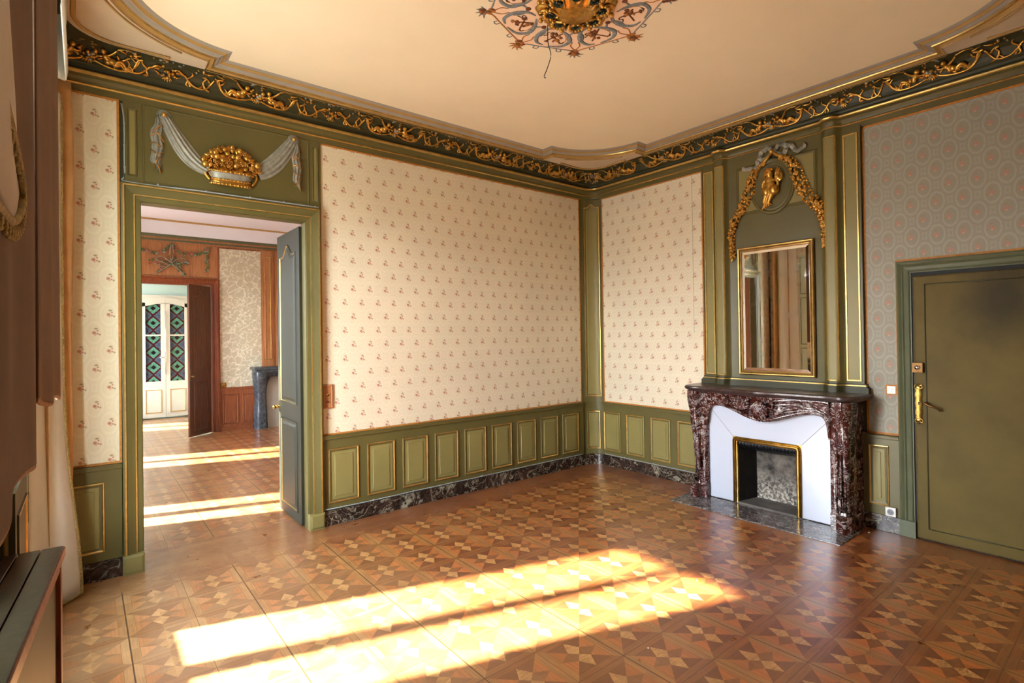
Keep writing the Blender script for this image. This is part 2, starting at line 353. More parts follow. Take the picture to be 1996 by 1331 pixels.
# ------------------------------------------------------------------ mesh helpers
class MB:
    def __init__(s): s.v = []; s.f = []; s.mi = []; s.sm = []
    def add(s, vs, fs, m=0, smooth=False):
        o = len(s.v); s.v += [tuple(p) for p in vs]
        for f in fs: s.f.append(tuple(o+i for i in f)); s.mi.append(m); s.sm.append(smooth)
    def box(s, a, b, m=0):
        x0, y0, z0 = [min(a[i], b[i]) for i in range(3)]; x1, y1, z1 = [max(a[i], b[i]) for i in range(3)]
        s.add([(x0,y0,z0),(x1,y0,z0),(x1,y1,z0),(x0,y1,z0),(x0,y0,z1),(x1,y0,z1),(x1,y1,z1),(x0,y1,z1)],
              [(0,3,2,1),(4,5,6,7),(0,1,5,4),(1,2,6,5),(2,3,7,6),(3,0,4,7)], m)
    def fbox(s, F, a, b, m=0):
        (s0,t0,h0),(s1,t1,h1) = a, b
        s.add([F(*p) for p in ((s0,t0,h0),(s1,t0,h0),(s1,t1,h0),(s0,t1,h0),(s0,t0,h1),(s1,t0,h1),(s1,t1,h1),(s0,t1,h1))],
              [(0,3,2,1),(4,5,6,7),(0,1,5,4),(1,2,6,5),(2,3,7,6),(3,0,4,7)], m)
    def grid(s, rows, m=0, smooth=True, closed=False, cap=False):
        n = len(rows[0]); vs = [p for r in rows for p in r]; fs = []
        for i in range(len(rows)-1):
            for j in range(n if closed else n-1):
                k = (j+1) % n; fs.append((i*n+j, i*n+k, (i+1)*n+k, (i+1)*n+j))
        if cap: fs.append(tuple(range(n-1, -1, -1))); fs.append(tuple((len(rows)-1)*n+j for j in range(n)))
        s.add(vs, fs, m, smooth)
    def tube(s, pts, r, n=8, m=0, flat=1.0, up=None, cap=True):
        pts = [Vector(p) for p in pts]; rows = []; k = len(pts)
        rr = r if callable(r) else (lambda t: r)
        up = Vector(up) if up else Vector((0, 0, 1)); last = None
        for i, p in enumerate(pts):
            d = (pts[min(i+1, k-1)]-pts[max(i-1, 0)])
            if d.length < 1e-9: d = Vector((1, 0, 0))
            d.normalize()
            a = d.cross(up)
            if a.length < .05: a = last if last else d.cross(Vector((1, 0, .3)))
            a.normalize(); b = a.cross(d).normalized(); last = a
            R = rr(i/(k-1) if k > 1 else 0)
            rows.append([p + a*R*math.cos(2*PI*j/n) + b*R*flat*math.sin(2*PI*j/n) for j in range(n)])
        s.grid(rows, m, True, True, cap)
    def ell(s, c, r, m=0, nu=10, nv=7, rot=None):
        c = Vector(c); rows = []
        r = (r, r, r) if isinstance(r, (int, float)) else r
        for i in range(nv+1):
            t = PI*i/nv; row = []
            for j in range(nu):
                q = Vector((r[0]*math.sin(t)*math.cos(2*PI*j/nu), r[1]*math.sin(t)*math.sin(2*PI*j/nu), r[2]*math.cos(t)))
                if rot: q = rot @ q
                row.append(c+q)
            rows.append(row)
        s.grid(rows, m, True, True)
    def panel(s, F, s0, s1, t0, t1, prof, arch=0, n=12, sub=1):
        # raised-and-fielded panel; prof = [(inset, height, material of the band to the next ring)]
        def ring(ins, h):
            a0, a1, b0, b1 = s0+ins, s1-ins, t0+ins, t1-ins; pts = []
            for j in range(n+1):
                q = j/n; pts.append((a0+(a1-a0)*q, b0))
            for j in range(n+1):
                q = 1-j/n; b = 0
                if arch:
                    e = abs(q-.5)*2; b = -arch*(0 if e < .001 else (1-math.cos(min(1, e/.62)*PI))/2)
                pts.append((a0+(a1-a0)*q, b1+b))
            return [F(p[0], p[1], h) for p in pts]
        rows = [ring(i, h) for i, h, m in prof]
        for i in range(len(rows)-1): s.grid([rows[i], rows[i+1]], prof[i][2], False, True)
        L = rows[-1]; k = n+1; fs = []
        for j in range(n): fs.append((j, j+1, 2*k-2-j, 2*k-1-j))
        s.add(L, fs, prof[-1][2])
    def sweep(s, F, path, prof, closed=False):
        # picture-frame sweep in F's plane: path = [(s,t)], prof = [(offset to the right of travel, height, material)]
        n = len(path); rows = []
        for off, h, m in prof:
            row = []
            for i, p in enumerate(path):
                p = Vector(p)
                a = Vector(path[i-1]) if (i > 0 or closed) else None
                b = Vector(path[(i+1) % n]) if (i < n-1 or closed) else None
                d1 = (p-a).normalized() if a is not None else (b-p).normalized()
                d2 = (b-p).normalized() if b is not None else d1
                n1 = Vector((d1.y, -d1.x)); n2 = Vector((d2.y, -d2.x)); nn = n1+n2
                nn = nn/max(.2, nn.dot(n1)) if nn.length > 1e-6 else n1
                q = p+nn*off; row.append(F(q.x, q.y, h))
            rows.append(row)
        for i in range(len(rows)-1): s.grid([rows[i], rows[i+1]], prof[i][2], False, closed)
    def build(s, name, mats, parent=None, bevel=0, loc=None):
        me = bpy.data.meshes.new(name)
        vs = s.v if loc is None else [(p[0]-loc[0], p[1]-loc[1], p[2]-loc[2]) for p in s.v]
        me.from_pydata(vs, [], s.f); me.update()
        for q in (mats if isinstance(mats, (list, tuple)) else [mats]): me.materials.append(M[q] if isinstance(q, str) else q)
        for i, p in enumerate(me.polygons): p.material_index = s.mi[i]; p.use_smooth = s.sm[i]
        bm = bmesh.new(); bm.from_mesh(me); bmesh.ops.recalc_face_normals(bm, faces=bm.faces); bm.to_mesh(me); bm.free()
        o = bpy.data.objects.new(name, me); C.objects.link(o)
        if loc is not None: o.location = loc
        if parent: o.parent = parent
        if bevel:
            b = o.modifiers.new('bevel', 'BEVEL'); b.width = bevel; b.segments = 2; b.limit_method = 'ANGLE'; b.angle_limit = math.radians(40)
        return o
def tag(o, label=None, cat=None, group=None, kind=None):
    if label: o['label'] = label
    if cat: o['category'] = cat
    if group: o['group'] = group
    if kind: o['kind'] = kind
    return o
def empty(name, label, cat, group=None, loc=(0, 0, 0)):
    o = bpy.data.objects.new(name, None); C.objects.link(o); o.location = loc; o.empty_display_size = .1
    return tag(o, label, cat, group)
def struct(o, label=None): o['kind'] = 'structure'; 
def ST(o, label, cat): return tag(o, label, cat, kind='structure')
FA = lambda s, t, h: (s, -h, t)            # on the back wall: s = x
FB = lambda s, t, h: (-h, s, t)            # on the right wall: s = y
def spline(pts, k=8):
    P = [Vector(p) for p in pts]; out = []
    for i in range(len(P)-1):
        a = P[max(i-1, 0)]; b = P[i]; c = P[i+1]; d = P[min(i+2, len(P)-1)]
        for j in range(k):
            t = j/k
            out.append(.5*((2*b)+(c-a)*t+(2*a-5*b+4*c-d)*t*t+(3*b-a-3*c+d)*t**3))
    out.append(P[-1]); return out
def sstep(a, b, x):
    t = max(0, min(1, (x-a)/(b-a))); return t*t*(3-2*t)

# ------------------------------------------------------------------ floor and shell
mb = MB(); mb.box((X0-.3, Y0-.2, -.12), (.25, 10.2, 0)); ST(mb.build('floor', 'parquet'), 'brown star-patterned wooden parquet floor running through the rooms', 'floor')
mb = MB(); mb.box((X0-.1, Y0-.1, ZC+.002), (.1, .1, ZC+.1)); ST(mb.build('ceiling', 'plaster'), 'smooth cream ceiling of the empty green room', 'ceiling')
DX0, DX1, DZ = -4.65, -3.515, 2.575       # doorway in the back wall
mb = MB()
mb.box((X0-.3, 0, 0), (DX0, .08, ZC+.1)); mb.box((DX1, 0, 0), (0, .08, ZC+.1)); mb.box((DX0, 0, DZ), (DX1, .08, ZC+.1))
wall_back = ST(mb.build('wall_back', 'green_dark'), 'back wall with floral wallpaper and the open doorway', 'wall')
mb = MB(); mb.box((0, Y0-.1, 0), (.12, Y1+.08, ZC+.1), 0)
# firebox hole is built in front of the wall line by the chimney depth, so the wall has a recess there
wall_right_mb = MB()
FY0, FY1, FZ1 = -2.515, -2.005, .575
wall_right_mb.box((0, Y0-.1, 0), (.12, FY0, ZC+.1)); wall_right_mb.box((0, FY1, 0), (.12, .08, ZC+.1)); wall_right_mb.box((0, FY0, .78), (.12, FY1, ZC+.1))
wall_right = ST(wall_right_mb.build('wall_right', 'green_dark'), 'right wall with the fireplace and the olive door', 'wall')
def window_wall(y0, y1, wins, zt):
    mb = MB(); ws = sorted([tuple(sorted(w)) for w in wins]); y = y0
    for a, b in ws:
        mb.box((X0-.30, y, 0), (X0, a, zt)); mb.box((X0-.30, a, 0), (X0, b, WZ0)); mb.box((X0-.30, a, WZ1), (X0, b, zt)); y = b
    mb.box((X0-.30, y, 0), (X0, y1, zt)); return mb
wall_left = ST(window_wall(Y0-.1, 0, WINS, ZC+.1).build('wall_left', 'green_dark'), 'dark window wall at the left edge', 'wall')
mb = MB(); mb.box((X0-.3, Y0-.12, 0), (.12, Y0, ZC+.1)); wall_front = ST(mb.build('wall_front', 'paper_a'), 'papered wall behind the viewer', 'wall')

# windows ---------------------------------------------------------------
def window(n, y0, y1, label, shutters=True):
    a, b = sorted((y0, y1)); F = lambda s, t, h: (GX-h, s, t)
    e = ST(empty('window_%d' % n, label, 'window', loc=(GX, (a+b)/2, WZ0)), label, 'window')
    L = e.location
    mb = MB()
    mb.box((GX-.03, a, WZ0), (GX+.03, a+.05, WZ1)); mb.box((GX-.03, b-.05, WZ0), (GX+.03, b, WZ1))
    mb.box((GX-.03, a, WZ0), (GX+.03, b, WZ0+.06)); mb.box((GX-.03, a, WZ1-.05), (GX+.03, b, WZ1))
    mid = (a+b)/2; mb.box((GX-.035, mid-.06, WZ0), (GX+.035, mid+.06, WZ1))
    for y in (a+.05, b-.09): mb.box((GX-.025, y, WZ0), (GX+.025, y+.04, WZ1))
    for z in (1.34, 2.16): mb.box((GX-.006, a, z-.008), (GX+.006, b, z+.008))
    o = mb.build('window_frame', 'green_pale', e); o.location = -L
    mb = MB(); mb.add([(GX, a+.05, WZ0), (GX, b-.05, WZ0), (GX, b-.05, WZ1), (GX, a+.05, WZ1)], [(0, 1, 2, 3)])
    o = mb.build('pane', 'glass', e); o.location = -L
    if n == 1:
        Fs = lambda s, t, h: (X0+.002+h, s, t); mb = MB(); mb.fbox(Fs, (-.695, WZ0+.02, .004), (-.535, WZ1-.02, .026), 0)
        for t0, t1 in ((.6, 1.3), (1.36, 2.2), (2.26, 2.92)): mb.panel(Fs, -.675, -.555, t0, t1, [(0, .026, 1), (.006, .031, 1), (.012, .026, 0), (.03, .029, 0)], n=2)
        o = mb.build('folded_shutter', ['green_pale', 'green_grey'], e); o.location = -L
    if n == 2:  # unseen shutter leaves added to keep daylight off the room's right side
        mb = MB(); mb.box((GX+.05, a+.01, WZ0+.01), (GX+.075, a+.545, WZ1-.01)); o = mb.build('shutter_light_blocker', 'shutter', e); o.location = -L; mb = MB(); mb.box((GX+.05, a+.555, WZ0+.01), (GX+.075, b-.02, WZ1-.75)); o = mb.build('shutter_light_blocker', 'shutter', e); o.location = -L
    if shutters:
        for yy, sg in ((a, 1), (b, -1)):
            mb = MB(); x0, x1 = GX+.035, X0+.0
            Fs = lambda s, t, h: (s, yy+sg*(.012+h), t)
            mb.fbox(Fs, (x0, WZ0+.02, -.010), (x1-.005, WZ1-.02, .012), 0)
            for t0, t1 in ((.6, 1.3), (1.36, 2.2), (2.26, 2.92)):
                mb.panel(Fs, x0+.03, x1-.03, t0, t1, [(0, .012, 1), (.01, .018, 1), (.018, .012, 0), (.03, .016, 0)], n=2)
            o = mb.build('shutter', ['shutter', 'gilt'], e); o.location = -L
    return e
window(1, *WINS[0], 'tall window with pale folded shutters behind the cream curtain')
window(2, *WINS[1], 'tall window beside the viewer, by the brown curtain')
window(3, *SALWINS[0], 'nearer tall window of the room beyond the doorway', False)
window(4, *SALWINS[1], 'farther tall window of the room beyond the doorway', False)
window(5, *FARWINS[0], 'window of the third room past the white double doors', False)

# ------------------------------------------------------------------ wallpaper, dado, baseboard (parts of the setting)
def border(mb, F, s0, s1, t0, t1, w=.014, h=.007, m=0):
    for a, b in (((s0, t0), (s1, t0+w)), ((s0, t1-w), (s1, t1)), ((s0, t0+w), (s0+w, t1-w)), ((s1-w, t0+w), (s1, t1-w))):
        mb.fbox(F, (a[0], a[1], 0), (b[0], b[1], h), m)
def paper(F, s0, s1, t0, t1, mat, wall, label=None):
    mb = MB(); mb.fbox(F, (s0, t0, .0005), (s1, t1, .004))
    o = mb.build('wallpaper', mat, wall); tag(o, label)
    mb = MB(); border(mb, F, s0, s1, t0, t1); mb.build('wallpaper_border', 'orange_border', wall)
PZ0, PZ1 = .766, 3.262
paper(FA, -5.20, -4.765, PZ0, PZ1, 'paper_a', wall_back)
paper(FA, -3.395, -.215, PZ0, PZ1, 'paper_a', wall_back)
paper(FB, -1.545, -.178, PZ0, PZ1, 'paper_b', wall_right)
mb = MB()
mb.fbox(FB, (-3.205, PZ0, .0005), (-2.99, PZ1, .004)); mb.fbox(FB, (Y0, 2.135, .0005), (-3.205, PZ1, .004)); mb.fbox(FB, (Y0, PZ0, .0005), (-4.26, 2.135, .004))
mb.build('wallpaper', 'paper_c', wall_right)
mb = MB(); w = .016
for a, b in (((-3.0, PZ0), (-2.984, PZ1)), ((Y0, PZ1-w), (-2.985, PZ1)), ((-3.205, PZ0), (-2.985, PZ0+w)), ((-3.21, PZ0), (-3.195, 2.135)), ((-4.26, 2.13), (-3.195, 2.145))):
    mb.fbox(FB, (a[0], a[1], 0), (b[0], b[1], .007))
mb.build('wallpaper_border', 'orange_border', wall_right)
# a fold seam in the silk of the right wall
mb = MB(); mb.fbox(FB, (-1.427, 1.6, .004), (-1.424, PZ1-.02, .0052)); mb.build('seam', 'paint_grey', wall_right)

DP = [(0, .020, 0), (.003, .028, 1), (.008, .029, 1), (.016, .024, 0), (.030, .0215, 2), (.055, .0225, 2), (.058, .0265, 2)]
def dado(name, F, s0, s1, panels, label, z0=.125, z1=PZ0, pz=(.185, .652)):
    e = empty(name, label, 'panelling'); ST(e, label, 'panelling')
    mb = MB(); mb.fbox(F, (s0, z0, .001), (s1, z1-.012, .020), 0)
    mb.fbox(F, (s0, z1-.034, .001), (s1, z1-.008, .034), 0); mb.fbox(F, (s0, z1-.010, .001), (s1, z1-.002, .040), 0)
    mb.build('dado_board', ['green', 'gilt'], e, bevel=.004)
    for a, b in panels:
        mb = MB(); mb.panel(F, a, b, pz[0], pz[1], DP, n=1)
        mb.build('raised_panel', ['green', 'gilt', 'green_field'], e)
    return e
AP = [(-3.352+i*.3477, -3.352+i*.3477+.272) for i in range(9)]
dado('trim_1', FA, -3.40, -.205, AP, 'olive dado of nine raised panels below the back wallpaper')
dado('trim_2', FA, -5.20, -4.765, [(-5.13, -4.862)], 'olive dado with one dark panel left of the doorway')
dado('trim_3', FB, -1.56, -.19, [(-.442, -.185), (-.785, -.528), (-1.128, -.871), (-1.471, -1.214)], 'pale olive dado between the room corner and the fireplace', pz=(.185, .657))
dado('trim_4', FB, -3.205, -2.94, [(-3.135, -2.994)], 'narrow olive dado between the fireplace and the olive door', pz=(.20, .68))
mb = window_wall(Y0, -.02, WINS, PZ0)
def skirting(name, F, s0, s1, label):
    mb = MB(); mb.fbox(F, (s0, 0, .001), (s1, .125, .030)); return ST(mb.build(name, 'marble_base', bevel=.003), label, 'baseboard')
skirting('baseboard_back', FA, -3.40, -.205, 'dark veined marble skirting under the back dado')
skirting('baseboard_doorside', FA, -5.20, -4.765, 'dark marble skirting left of the doorway')
skirting('baseboard_right', FB, -1.56, -.19, 'white-veined marble skirting between corner and fireplace')
skirting('baseboard_entry', FB, -3.205, -2.955, 'brown marble skirting between fireplace and olive door')

# corner pilaster: a hollow quarter-round of panelling in the corner
CXA, CYA, RC = -.205, -.19, .19
def FCf(cx, cy, sx_, sy_):
    def F(s, t, h):                         # s: 0..1 around the quarter
        a = PI/2*(1-s); rx, ry = abs(cx)-h, abs(cy)-h
        return (cx+rx*math.cos(a), cy+ry*math.sin(a), t)
    return F
FC = FCf(CXA, CYA, 1, 1)
e = ST(empty('trim_5', 'hollow rounded corner pilaster where the two walls meet', 'pilaster'), 'hollow rounded olive corner pilaster between the two wallpapered walls', 'pilaster')
NS = 12
mb = MB()
def arcband(mb, F, z0, z1, h, m=0, n=NS, s0=0, s1=1):
    ss = [s0+(s1-s0)*i/n for i in range(n+1)]
    mb.grid([[F(s, z0, h) for s in ss], [F(s, z1, h) for s in ss]], m, True)
    for z in (z0, z1): mb.grid([[F(s, z, h) for s in ss], [F(s, z, 0) for s in ss]], m, False)
arcband(mb, FC, .125, 3.30, .004); arcband(mb, FC, PZ0-.034, PZ0-.004, .016)
mb.build('pilaster_shaft', 'green', e)
CP = [(0, .004, 0), (.02, .012, 1), (.05, .013, 1), (.07, .008, 0), (.12, .004, 2), (.16, .004, 2), (.17, .009, 2)]
def cpanel(F, s0, s1, t0, t1, arch=0):
    # insets are in metres vertically; s is a fraction (0.3 m of arc)
    mb = MB(); G = lambda s, t, h: F(s, t, h)
    n = 10; k = .30
    rows = []
    for ins, h, m in [(0, .004, 0), (.004, .014, 1), (.012, .015, 1), (.018, .008, 0), (.028, .005, 2), (.040, .005, 2), (.043, .009, 2)]:
        a0, a1, b0, b1 = s0+ins/k, s1-ins/k, t0+ins, t1-ins; pts = []
        for j in range(n+1): pts.append((a0+(a1-a0)*j/n, b0))
        for j in range(n+1):
            q = 1-j/n; ee = abs(q-.5)*2; b = -arch*(1-math.cos(min(1, ee/.62)*PI))/2
            pts.append((a0+(a1-a0)*q, b1+b))
        rows.append(([F(p[0], p[1], h) for p in pts], m))
    for i in range(len(rows)-1): mb.grid([rows[i][0], rows[i+1][0]], rows[i][1], False, True)
    L = rows[-1][0]; kk = n+1
    mb.add(L, [(j, j+1, 2*kk-2-j, 2*kk-1-j) for j in range(n)], 2)
    return mb
cpanel(FC, .17, .86, .83, 3.215, .045).build('upper_panel', ['green', 'gilt', 'green_field'], e)
cpanel(FC, .20, .78, .185, .655).build('lower_panel', ['green', 'gilt', 'green_field'], e)
mb = MB(); arcband(mb, FC, 0, .125, .028); ST(mb.build('baseboard_corner', 'marble_base'), 'curved marble skirting in the room corner', 'baseboard')

# ------------------------------------------------------------------ cornice
PIL = [(-2.815, -2.715), (-1.815, -1.715)]           # the two rounded pilasters of the overmantel
def bulge(y): return .05*sum(sstep(a-.035, a+.02, y)*(1-sstep(b-.02, b+.035, y)) for a, b in PIL)
BY = sorted(set([-3.05, -1.5]+[a+k*.0125 for a, b in PIL for k in range(-3, 12)]))
def loop(d, z, r, n=8, bul=1.0):
    pts = []
    def arc(cx, cy, a0, a1):
        for i in range(n+1):
            a = a0+(a1-a0)*i/n; pts.append((cx+r*math.cos(a), cy+r*math.sin(a), z))
    x1, x0, y1, y0 = X1-d, X0+d, Y1-d, Y0+d
    arc(x0+r, y1-r, PI, PI/2)
    for i in range(1, 12): pts.append((x0+r+(x1-x0-2*r)*i/12, y1, z))
    arc(x1-r, y1-r, PI/2, 0)
    for y in reversed(BY): pts.append((x1-bulge(y)*bul, y, z))
    arc(x1-r, y0+r, 0, -PI/2); arc(x0+r, y0+r, -PI/2, -PI)
    return pts
def loft(prof, name, mats, parent, bul=1.0):
    mb = MB(); rows = [(loop(d, z, r, bul=(bl if bl is not None else bul)), m) for d, z, r, m, bl in prof]
    for i in range(len(rows)-1): mb.grid([rows[i][0], rows[i+1][0]], rows[i][1], True, True)
    return mb.build(name, mats, parent)
cornice = ST(empty('trim_6', 'x', 'cornice'), 'olive cornice with gilt beads and golden scroll frieze around the room', 'cornice')
P = lambda d, z, r, m, b=1.0: (d, z, r, m, b)
loft([P(.0, 3.262, .19, 0, 0), P(.018, 3.262, .18, 0), P(.020, 3.300, .18, 0), P(.024, 3.304, .175, 1), P(.032, 3.311, .17, 1), P(.026, 3.320, .17, 0), P(.030, 3.335, .165, 0), P(.045, 3.352, .15, 0),
      P(.062, 3.360, .14, 0), P(.070, 3.362, .135, 1), P(.080, 3.368, .125, 1), P(.083, 3.378, .12, 1), P(.074, 3.388, .13, 2), P(.052, 3.394, .15, 2, .5), P(.048, 3.408, .15, 2, .3), P(.056, 3.424, .14, 2, 0), P(.072, 3.436, .13, 2, 0)],
     'cornice_moulding', ['green', 'gilt', 'green_dark'], cornice)
FRP = [(.072, 3.436, .13), (.076, 3.455, .13), (.088, 3.480, .14), (.108, 3.504, .17), (.140, 3.526, .20), (.172, 3.539, .235), (.196, 3.545, .26)]
loft([P(d, z, r, 0, 0) for d, z, r in FRP], 'frieze_cove', ['green_dark'], cornice)

# ceiling frame with stepped and lobed corners
cframe = ST(empty('trim_7', 'x', 'moulding'), 'grey and ochre ceiling frame with stepped lobed corners', 'moulding')
def cframe_path(e, z, n=18):
    R = .635+e; pts = []; A = .325-e
    cs = [(-1.10, -1.10, 1, 1), (-1.10, -3.44, 1, -1), (-4.14, -3.44, -1, -1), (-4.14, -1.10, -1, 1)]
    for (cx, cy, sx_, sy_) in cs:
        seg = []
        # coming along the wall parallel to x (y side), notch, arc, notch
        xs = e; yy = math.sqrt(max(0, R*R-xs*xs))
        wy = (Y1-A) if sy_ > 0 else (Y0+A); wx = (X1-A) if sx_ > 0 else (X0+A)
        seg.append((cx+sx_*xs, wy)); 
        a0 = math.asin(xs/R); a1 = PI/2-a0
        for i in range(n+1):
            a = a0+(a1-a0)*i/n; seg.append((cx+sx_*R*math.sin(a), cy+sy_*R*math.cos(a)))
        seg.append((wx, cy+sy_*xs))
        if sx_*sy_ < 0: seg.reverse()
        pts += seg
    return [(p[0], p[1], z) for p in pts]
mb = MB()
CF = [(.137, 3.540, 0), (.133, 3.552, 0), (.118, 3.560, 0), (.100, 3.556, 1), (.093, 3.558, 1), (.090, 3.566, 2), (.074, 3.570, 2), (.060, 3.578, 2), (.052, 3.579, 0), (.046, 3.584, 0), (.036, 3.590, 0), (.030, 3.591, 2), (.016, 3.596, 2), (.003, 3.603, 2)]
rows = [(cframe_path(e_, z), m) for e_, z, m in CF]
for i in range(len(rows)-1): mb.grid([rows[i][0], rows[i+1][0]], rows[i][1], False, True)
mb.build('frame_moulding', ['ochre', 'gilt', 'grey_mould'], cframe)
# the little plaster fields left between the lobes and the frieze
def spandrel(cx, cy, sx_, sy_):
    bm = bmesh.new(); n = 18
    R = .635+.134; e_ = .134; d = .193; r = .26
    wx = (X1-d) if sx_ > 0 else (X0+d); wy = (Y1-d) if sy_ > 0 else (Y0+d)
    inner = []
    a0 = math.asin(e_/R)
    for i in range(n+1):
        a = a0+(PI/2-2*a0)*i/n; inner.append((cx+sx_*R*math.sin(a), cy+sy_*R*math.cos(a)))
    outer = [(cx+sx_*e_, wy)]
    for i in range(n+1):
        a = PI/2*i/n; outer.append((wx-sx_*r+sx_*r*math.sin(a), wy-sy_*r+sy_*r*math.cos(a)))
    outer.append((wx, cy+sy_*e_))
    # quads between equally indexed points
    outer2 = []
    L = [0]; 
    for i in range(1, len(outer)): L.append(L[-1]+math.dist(outer[i], outer[i-1]))
    for k in range(n+1):
        t = L[-1]*k/n; i = max(j for j in range(len(L)) if L[j] <= t+1e-9); i = min(i, len(L)-2)
        q = (t-L[i])/(L[i+1]-L[i]); outer2.append((outer[i][0]+(outer[i+1][0]-outer[i][0])*q, outer[i][1]+(outer[i+1][1]-outer[i][1])*q))
    mb = MB(); z = 3.5455
    mb.grid([[(p[0], p[1], z) for p in inner], [(p[0], p[1], z) for p in outer2]], 1, False)
    # raised ochre rim on the frieze side
    def lerp(a, b, t): return (a[0]+(b[0]-a[0])*t, a[1]+(b[1]-a[1])*t)
    rim = [(lerp(o_, i_, min(.45, .055/max(.01, math.dist(o_, i_))))) for o_, i_ in zip(outer2, inner)]
    core = [k for k in range(n+1) if 3 <= k <= n-3]
    pts = [(rim[k][0], rim[k][1], z-.006) for k in core]
    mb.tube(spline(pts, 3), .013, 6, 0, .7)
    pts = [lerp(inner[k], outer2[k], min(.4, .03/max(.01, math.dist(inner[k], outer2[k])))) for k in core]
    mb.tube([(p[0], p[1], z-.004) for p in pts], .008, 6, 2, .7)
    mb.build('corner_spandrel', ['ochre', 'spandrel', 'ochre'], cframe)
for q in ((-1.10, -1.10, 1, 1), (-1.10, -3.44, 1, -1), (-4.14, -1.10, -1, 1), (-4.14, -3.44, -1, -1)): spandrel(*q)

# gilded frieze reliefs -------------------------------------------------
def frieze_pt(wall, s, t, h):
    # s along the wall, t 0..1 up the cove, h out of it
    k = t*(len(FRP)-1); i = min(int(k), len(FRP)-2); q = k-i
    d = FRP[i][0]+(FRP[i+1][0]-FRP[i][0])*q; z = FRP[i][1]+(FRP[i+1][1]-FRP[i][1])*q
    dd = FRP[i+1][0]-FRP[i][0]; dz = FRP[i+1][1]-FRP[i][1]; L = math.hypot(dd, dz); nd, nz = dz/L, -dd/L
    d += nd*h; z += nz*h
    return (s, -d, z) if wall == 'A' else (-d, s, z)
def motif(wall, kind, half):
    mb = MB(); G = lambda s, t, h=.004: frieze_pt(wall, s, t, h)
    W_ = half
    rnd = random.Random(3 if kind == 'cherub' else 5)
    def stroke(pts, r, m=0, k=6): rf = (lambda t: r(t)*1.25) if callable(r) else r*1.25; mb.tube(spline([G(*p) for p in pts], k), rf, 6, m, .8)
    tap = lambda a, b: (lambda t: a*(1-t)+b*t)
    for sg in (1, -1):
        if kind == 'cherub':
            # reclining putto: body, head, legs, arm
            b = lambda s, t, h, r, m=0: mb.ell(G(sg*s, t, h), r, m, 8, 6)
            b(.105, .30, .010, (.030, .022, .022)); b(.125, .36, .014, (.026, .022, .024)); b(.090, .50, .016, .022); b(.078, .66, .018, .019)
            b(.100, .42, .014, .024); b(.150, .24, .010, (.024, .016, .016))
            stroke([(sg*.14, .28, .012), (sg*.175, .42, .016), (sg*.20, .22, .010), (sg*.235, .2, .006)], tap(.014, .007))
            stroke([(sg*.13, .22, .010), (sg*.17, .30, .016), (sg*.19, .12, .008)], tap(.013, .007))
            stroke([(sg*.095, .52, .016), (sg*.125, .62, .016), (sg*.15, .78, .010)], tap(.009, .006))
            stroke([(sg*.085, .50, .016), (sg*.055, .44, .014), (sg*.035, .5, .01)], tap(.009, .006))
            stroke([(sg*.15, .80, .006), (sg*.20, .92, .004), (sg*.25, .86, .004)], tap(.005, .003))
            # long cradle scroll under the body
            stroke([(sg*.03, .22, .005), (sg*.09, .06, .006), (sg*.16, .0, .006), (sg*.22, .10, .006), (sg*.262, .42, .006), (sg*.275, .62, .006), (sg*.24, .66, .005)], tap(.007, .008))
            stroke([(sg*.20, .08, .006), (sg*.245, .30, .008), (sg*.268, .60, .007), (sg*.295, .66, .006)], tap(.006, .008))
        else:
            stroke([(sg*.29, .60, .006), (sg*.265, .36, .006), (sg*.235, .12, .007), (sg*.17, .10, .007), (sg*.125, .34, .007), (sg*.10, .50, .006), (sg*.05, .52, .006)], tap(.007, .008))
            stroke([(sg*.262, .04, .005), (sg*.235, .14, .007), (sg*.22, .40, .006), (sg*.235, .55, .006), (sg*.215, .6, .006)], tap(.008, .004))
            stroke([(sg*.125, .32, .006), (sg*.115, .14, .006), (sg*.13, .06, .006)], tap(.009, .004))
            stroke([(sg*.12, .40, .006), (sg*.15, .56, .006), (sg*.145, .66, .005)], tap(.008, .003))
            stroke([(sg*.09, .52, .008), (sg*.06, .62, .008), (sg*.03, .56, .008)], tap(.010, .004))
            for k in range(6): mb.ell(G(sg*rnd.uniform(.17, .24), rnd.uniform(.68, .9), .006), rnd.uniform(.007, .012), rnd.choice((1, 2, 0)), 6, 4)
        for (a_, b_, an, L_) in ((.20, .12, 1.0, .05), (.26, .45, 2.4, .045), (.14, .08, 2.2, .04), (.05, .30, .6, .04), (.24, .75, .3, .05)):
            p0 = (sg*a_, b_, .006); dx_, dt_ = L_*math.cos(an), L_*math.sin(an)*6
            stroke([p0, (sg*(a_+dx_*.5)+.006, b_+dt_*.55, .010), (sg*(a_+dx_), min(.97, b_+dt_), .004)], tap(.008, .002), rnd.choice((0, 1)), 4)
    # bouquet in the middle
    for k in range(16):
        a = rnd.uniform(0, 2*PI); q = rnd.random()
        mb.ell(G(.05*q*math.cos(a), .48+.30*q*math.sin(a), .010), rnd.uniform(.008, .016), rnd.choice((0, 0, 1, 2, 1)), 7, 5)
    for k in range(5):
        a = -PI/2+(k-2)*.45
        stroke([(0, .30, .006), (.04*math.cos(a), .30+.28*math.sin(a), .008)], tap(.010, .003))
    for k in range(10):
        mb.ell(G(rnd.uniform(-.10, .10), rnd.uniform(.78, .95), .004), (rnd.uniform(.006, .014), .006, .006), rnd.choice((2, 2, 1)), 6, 4)
    return mb
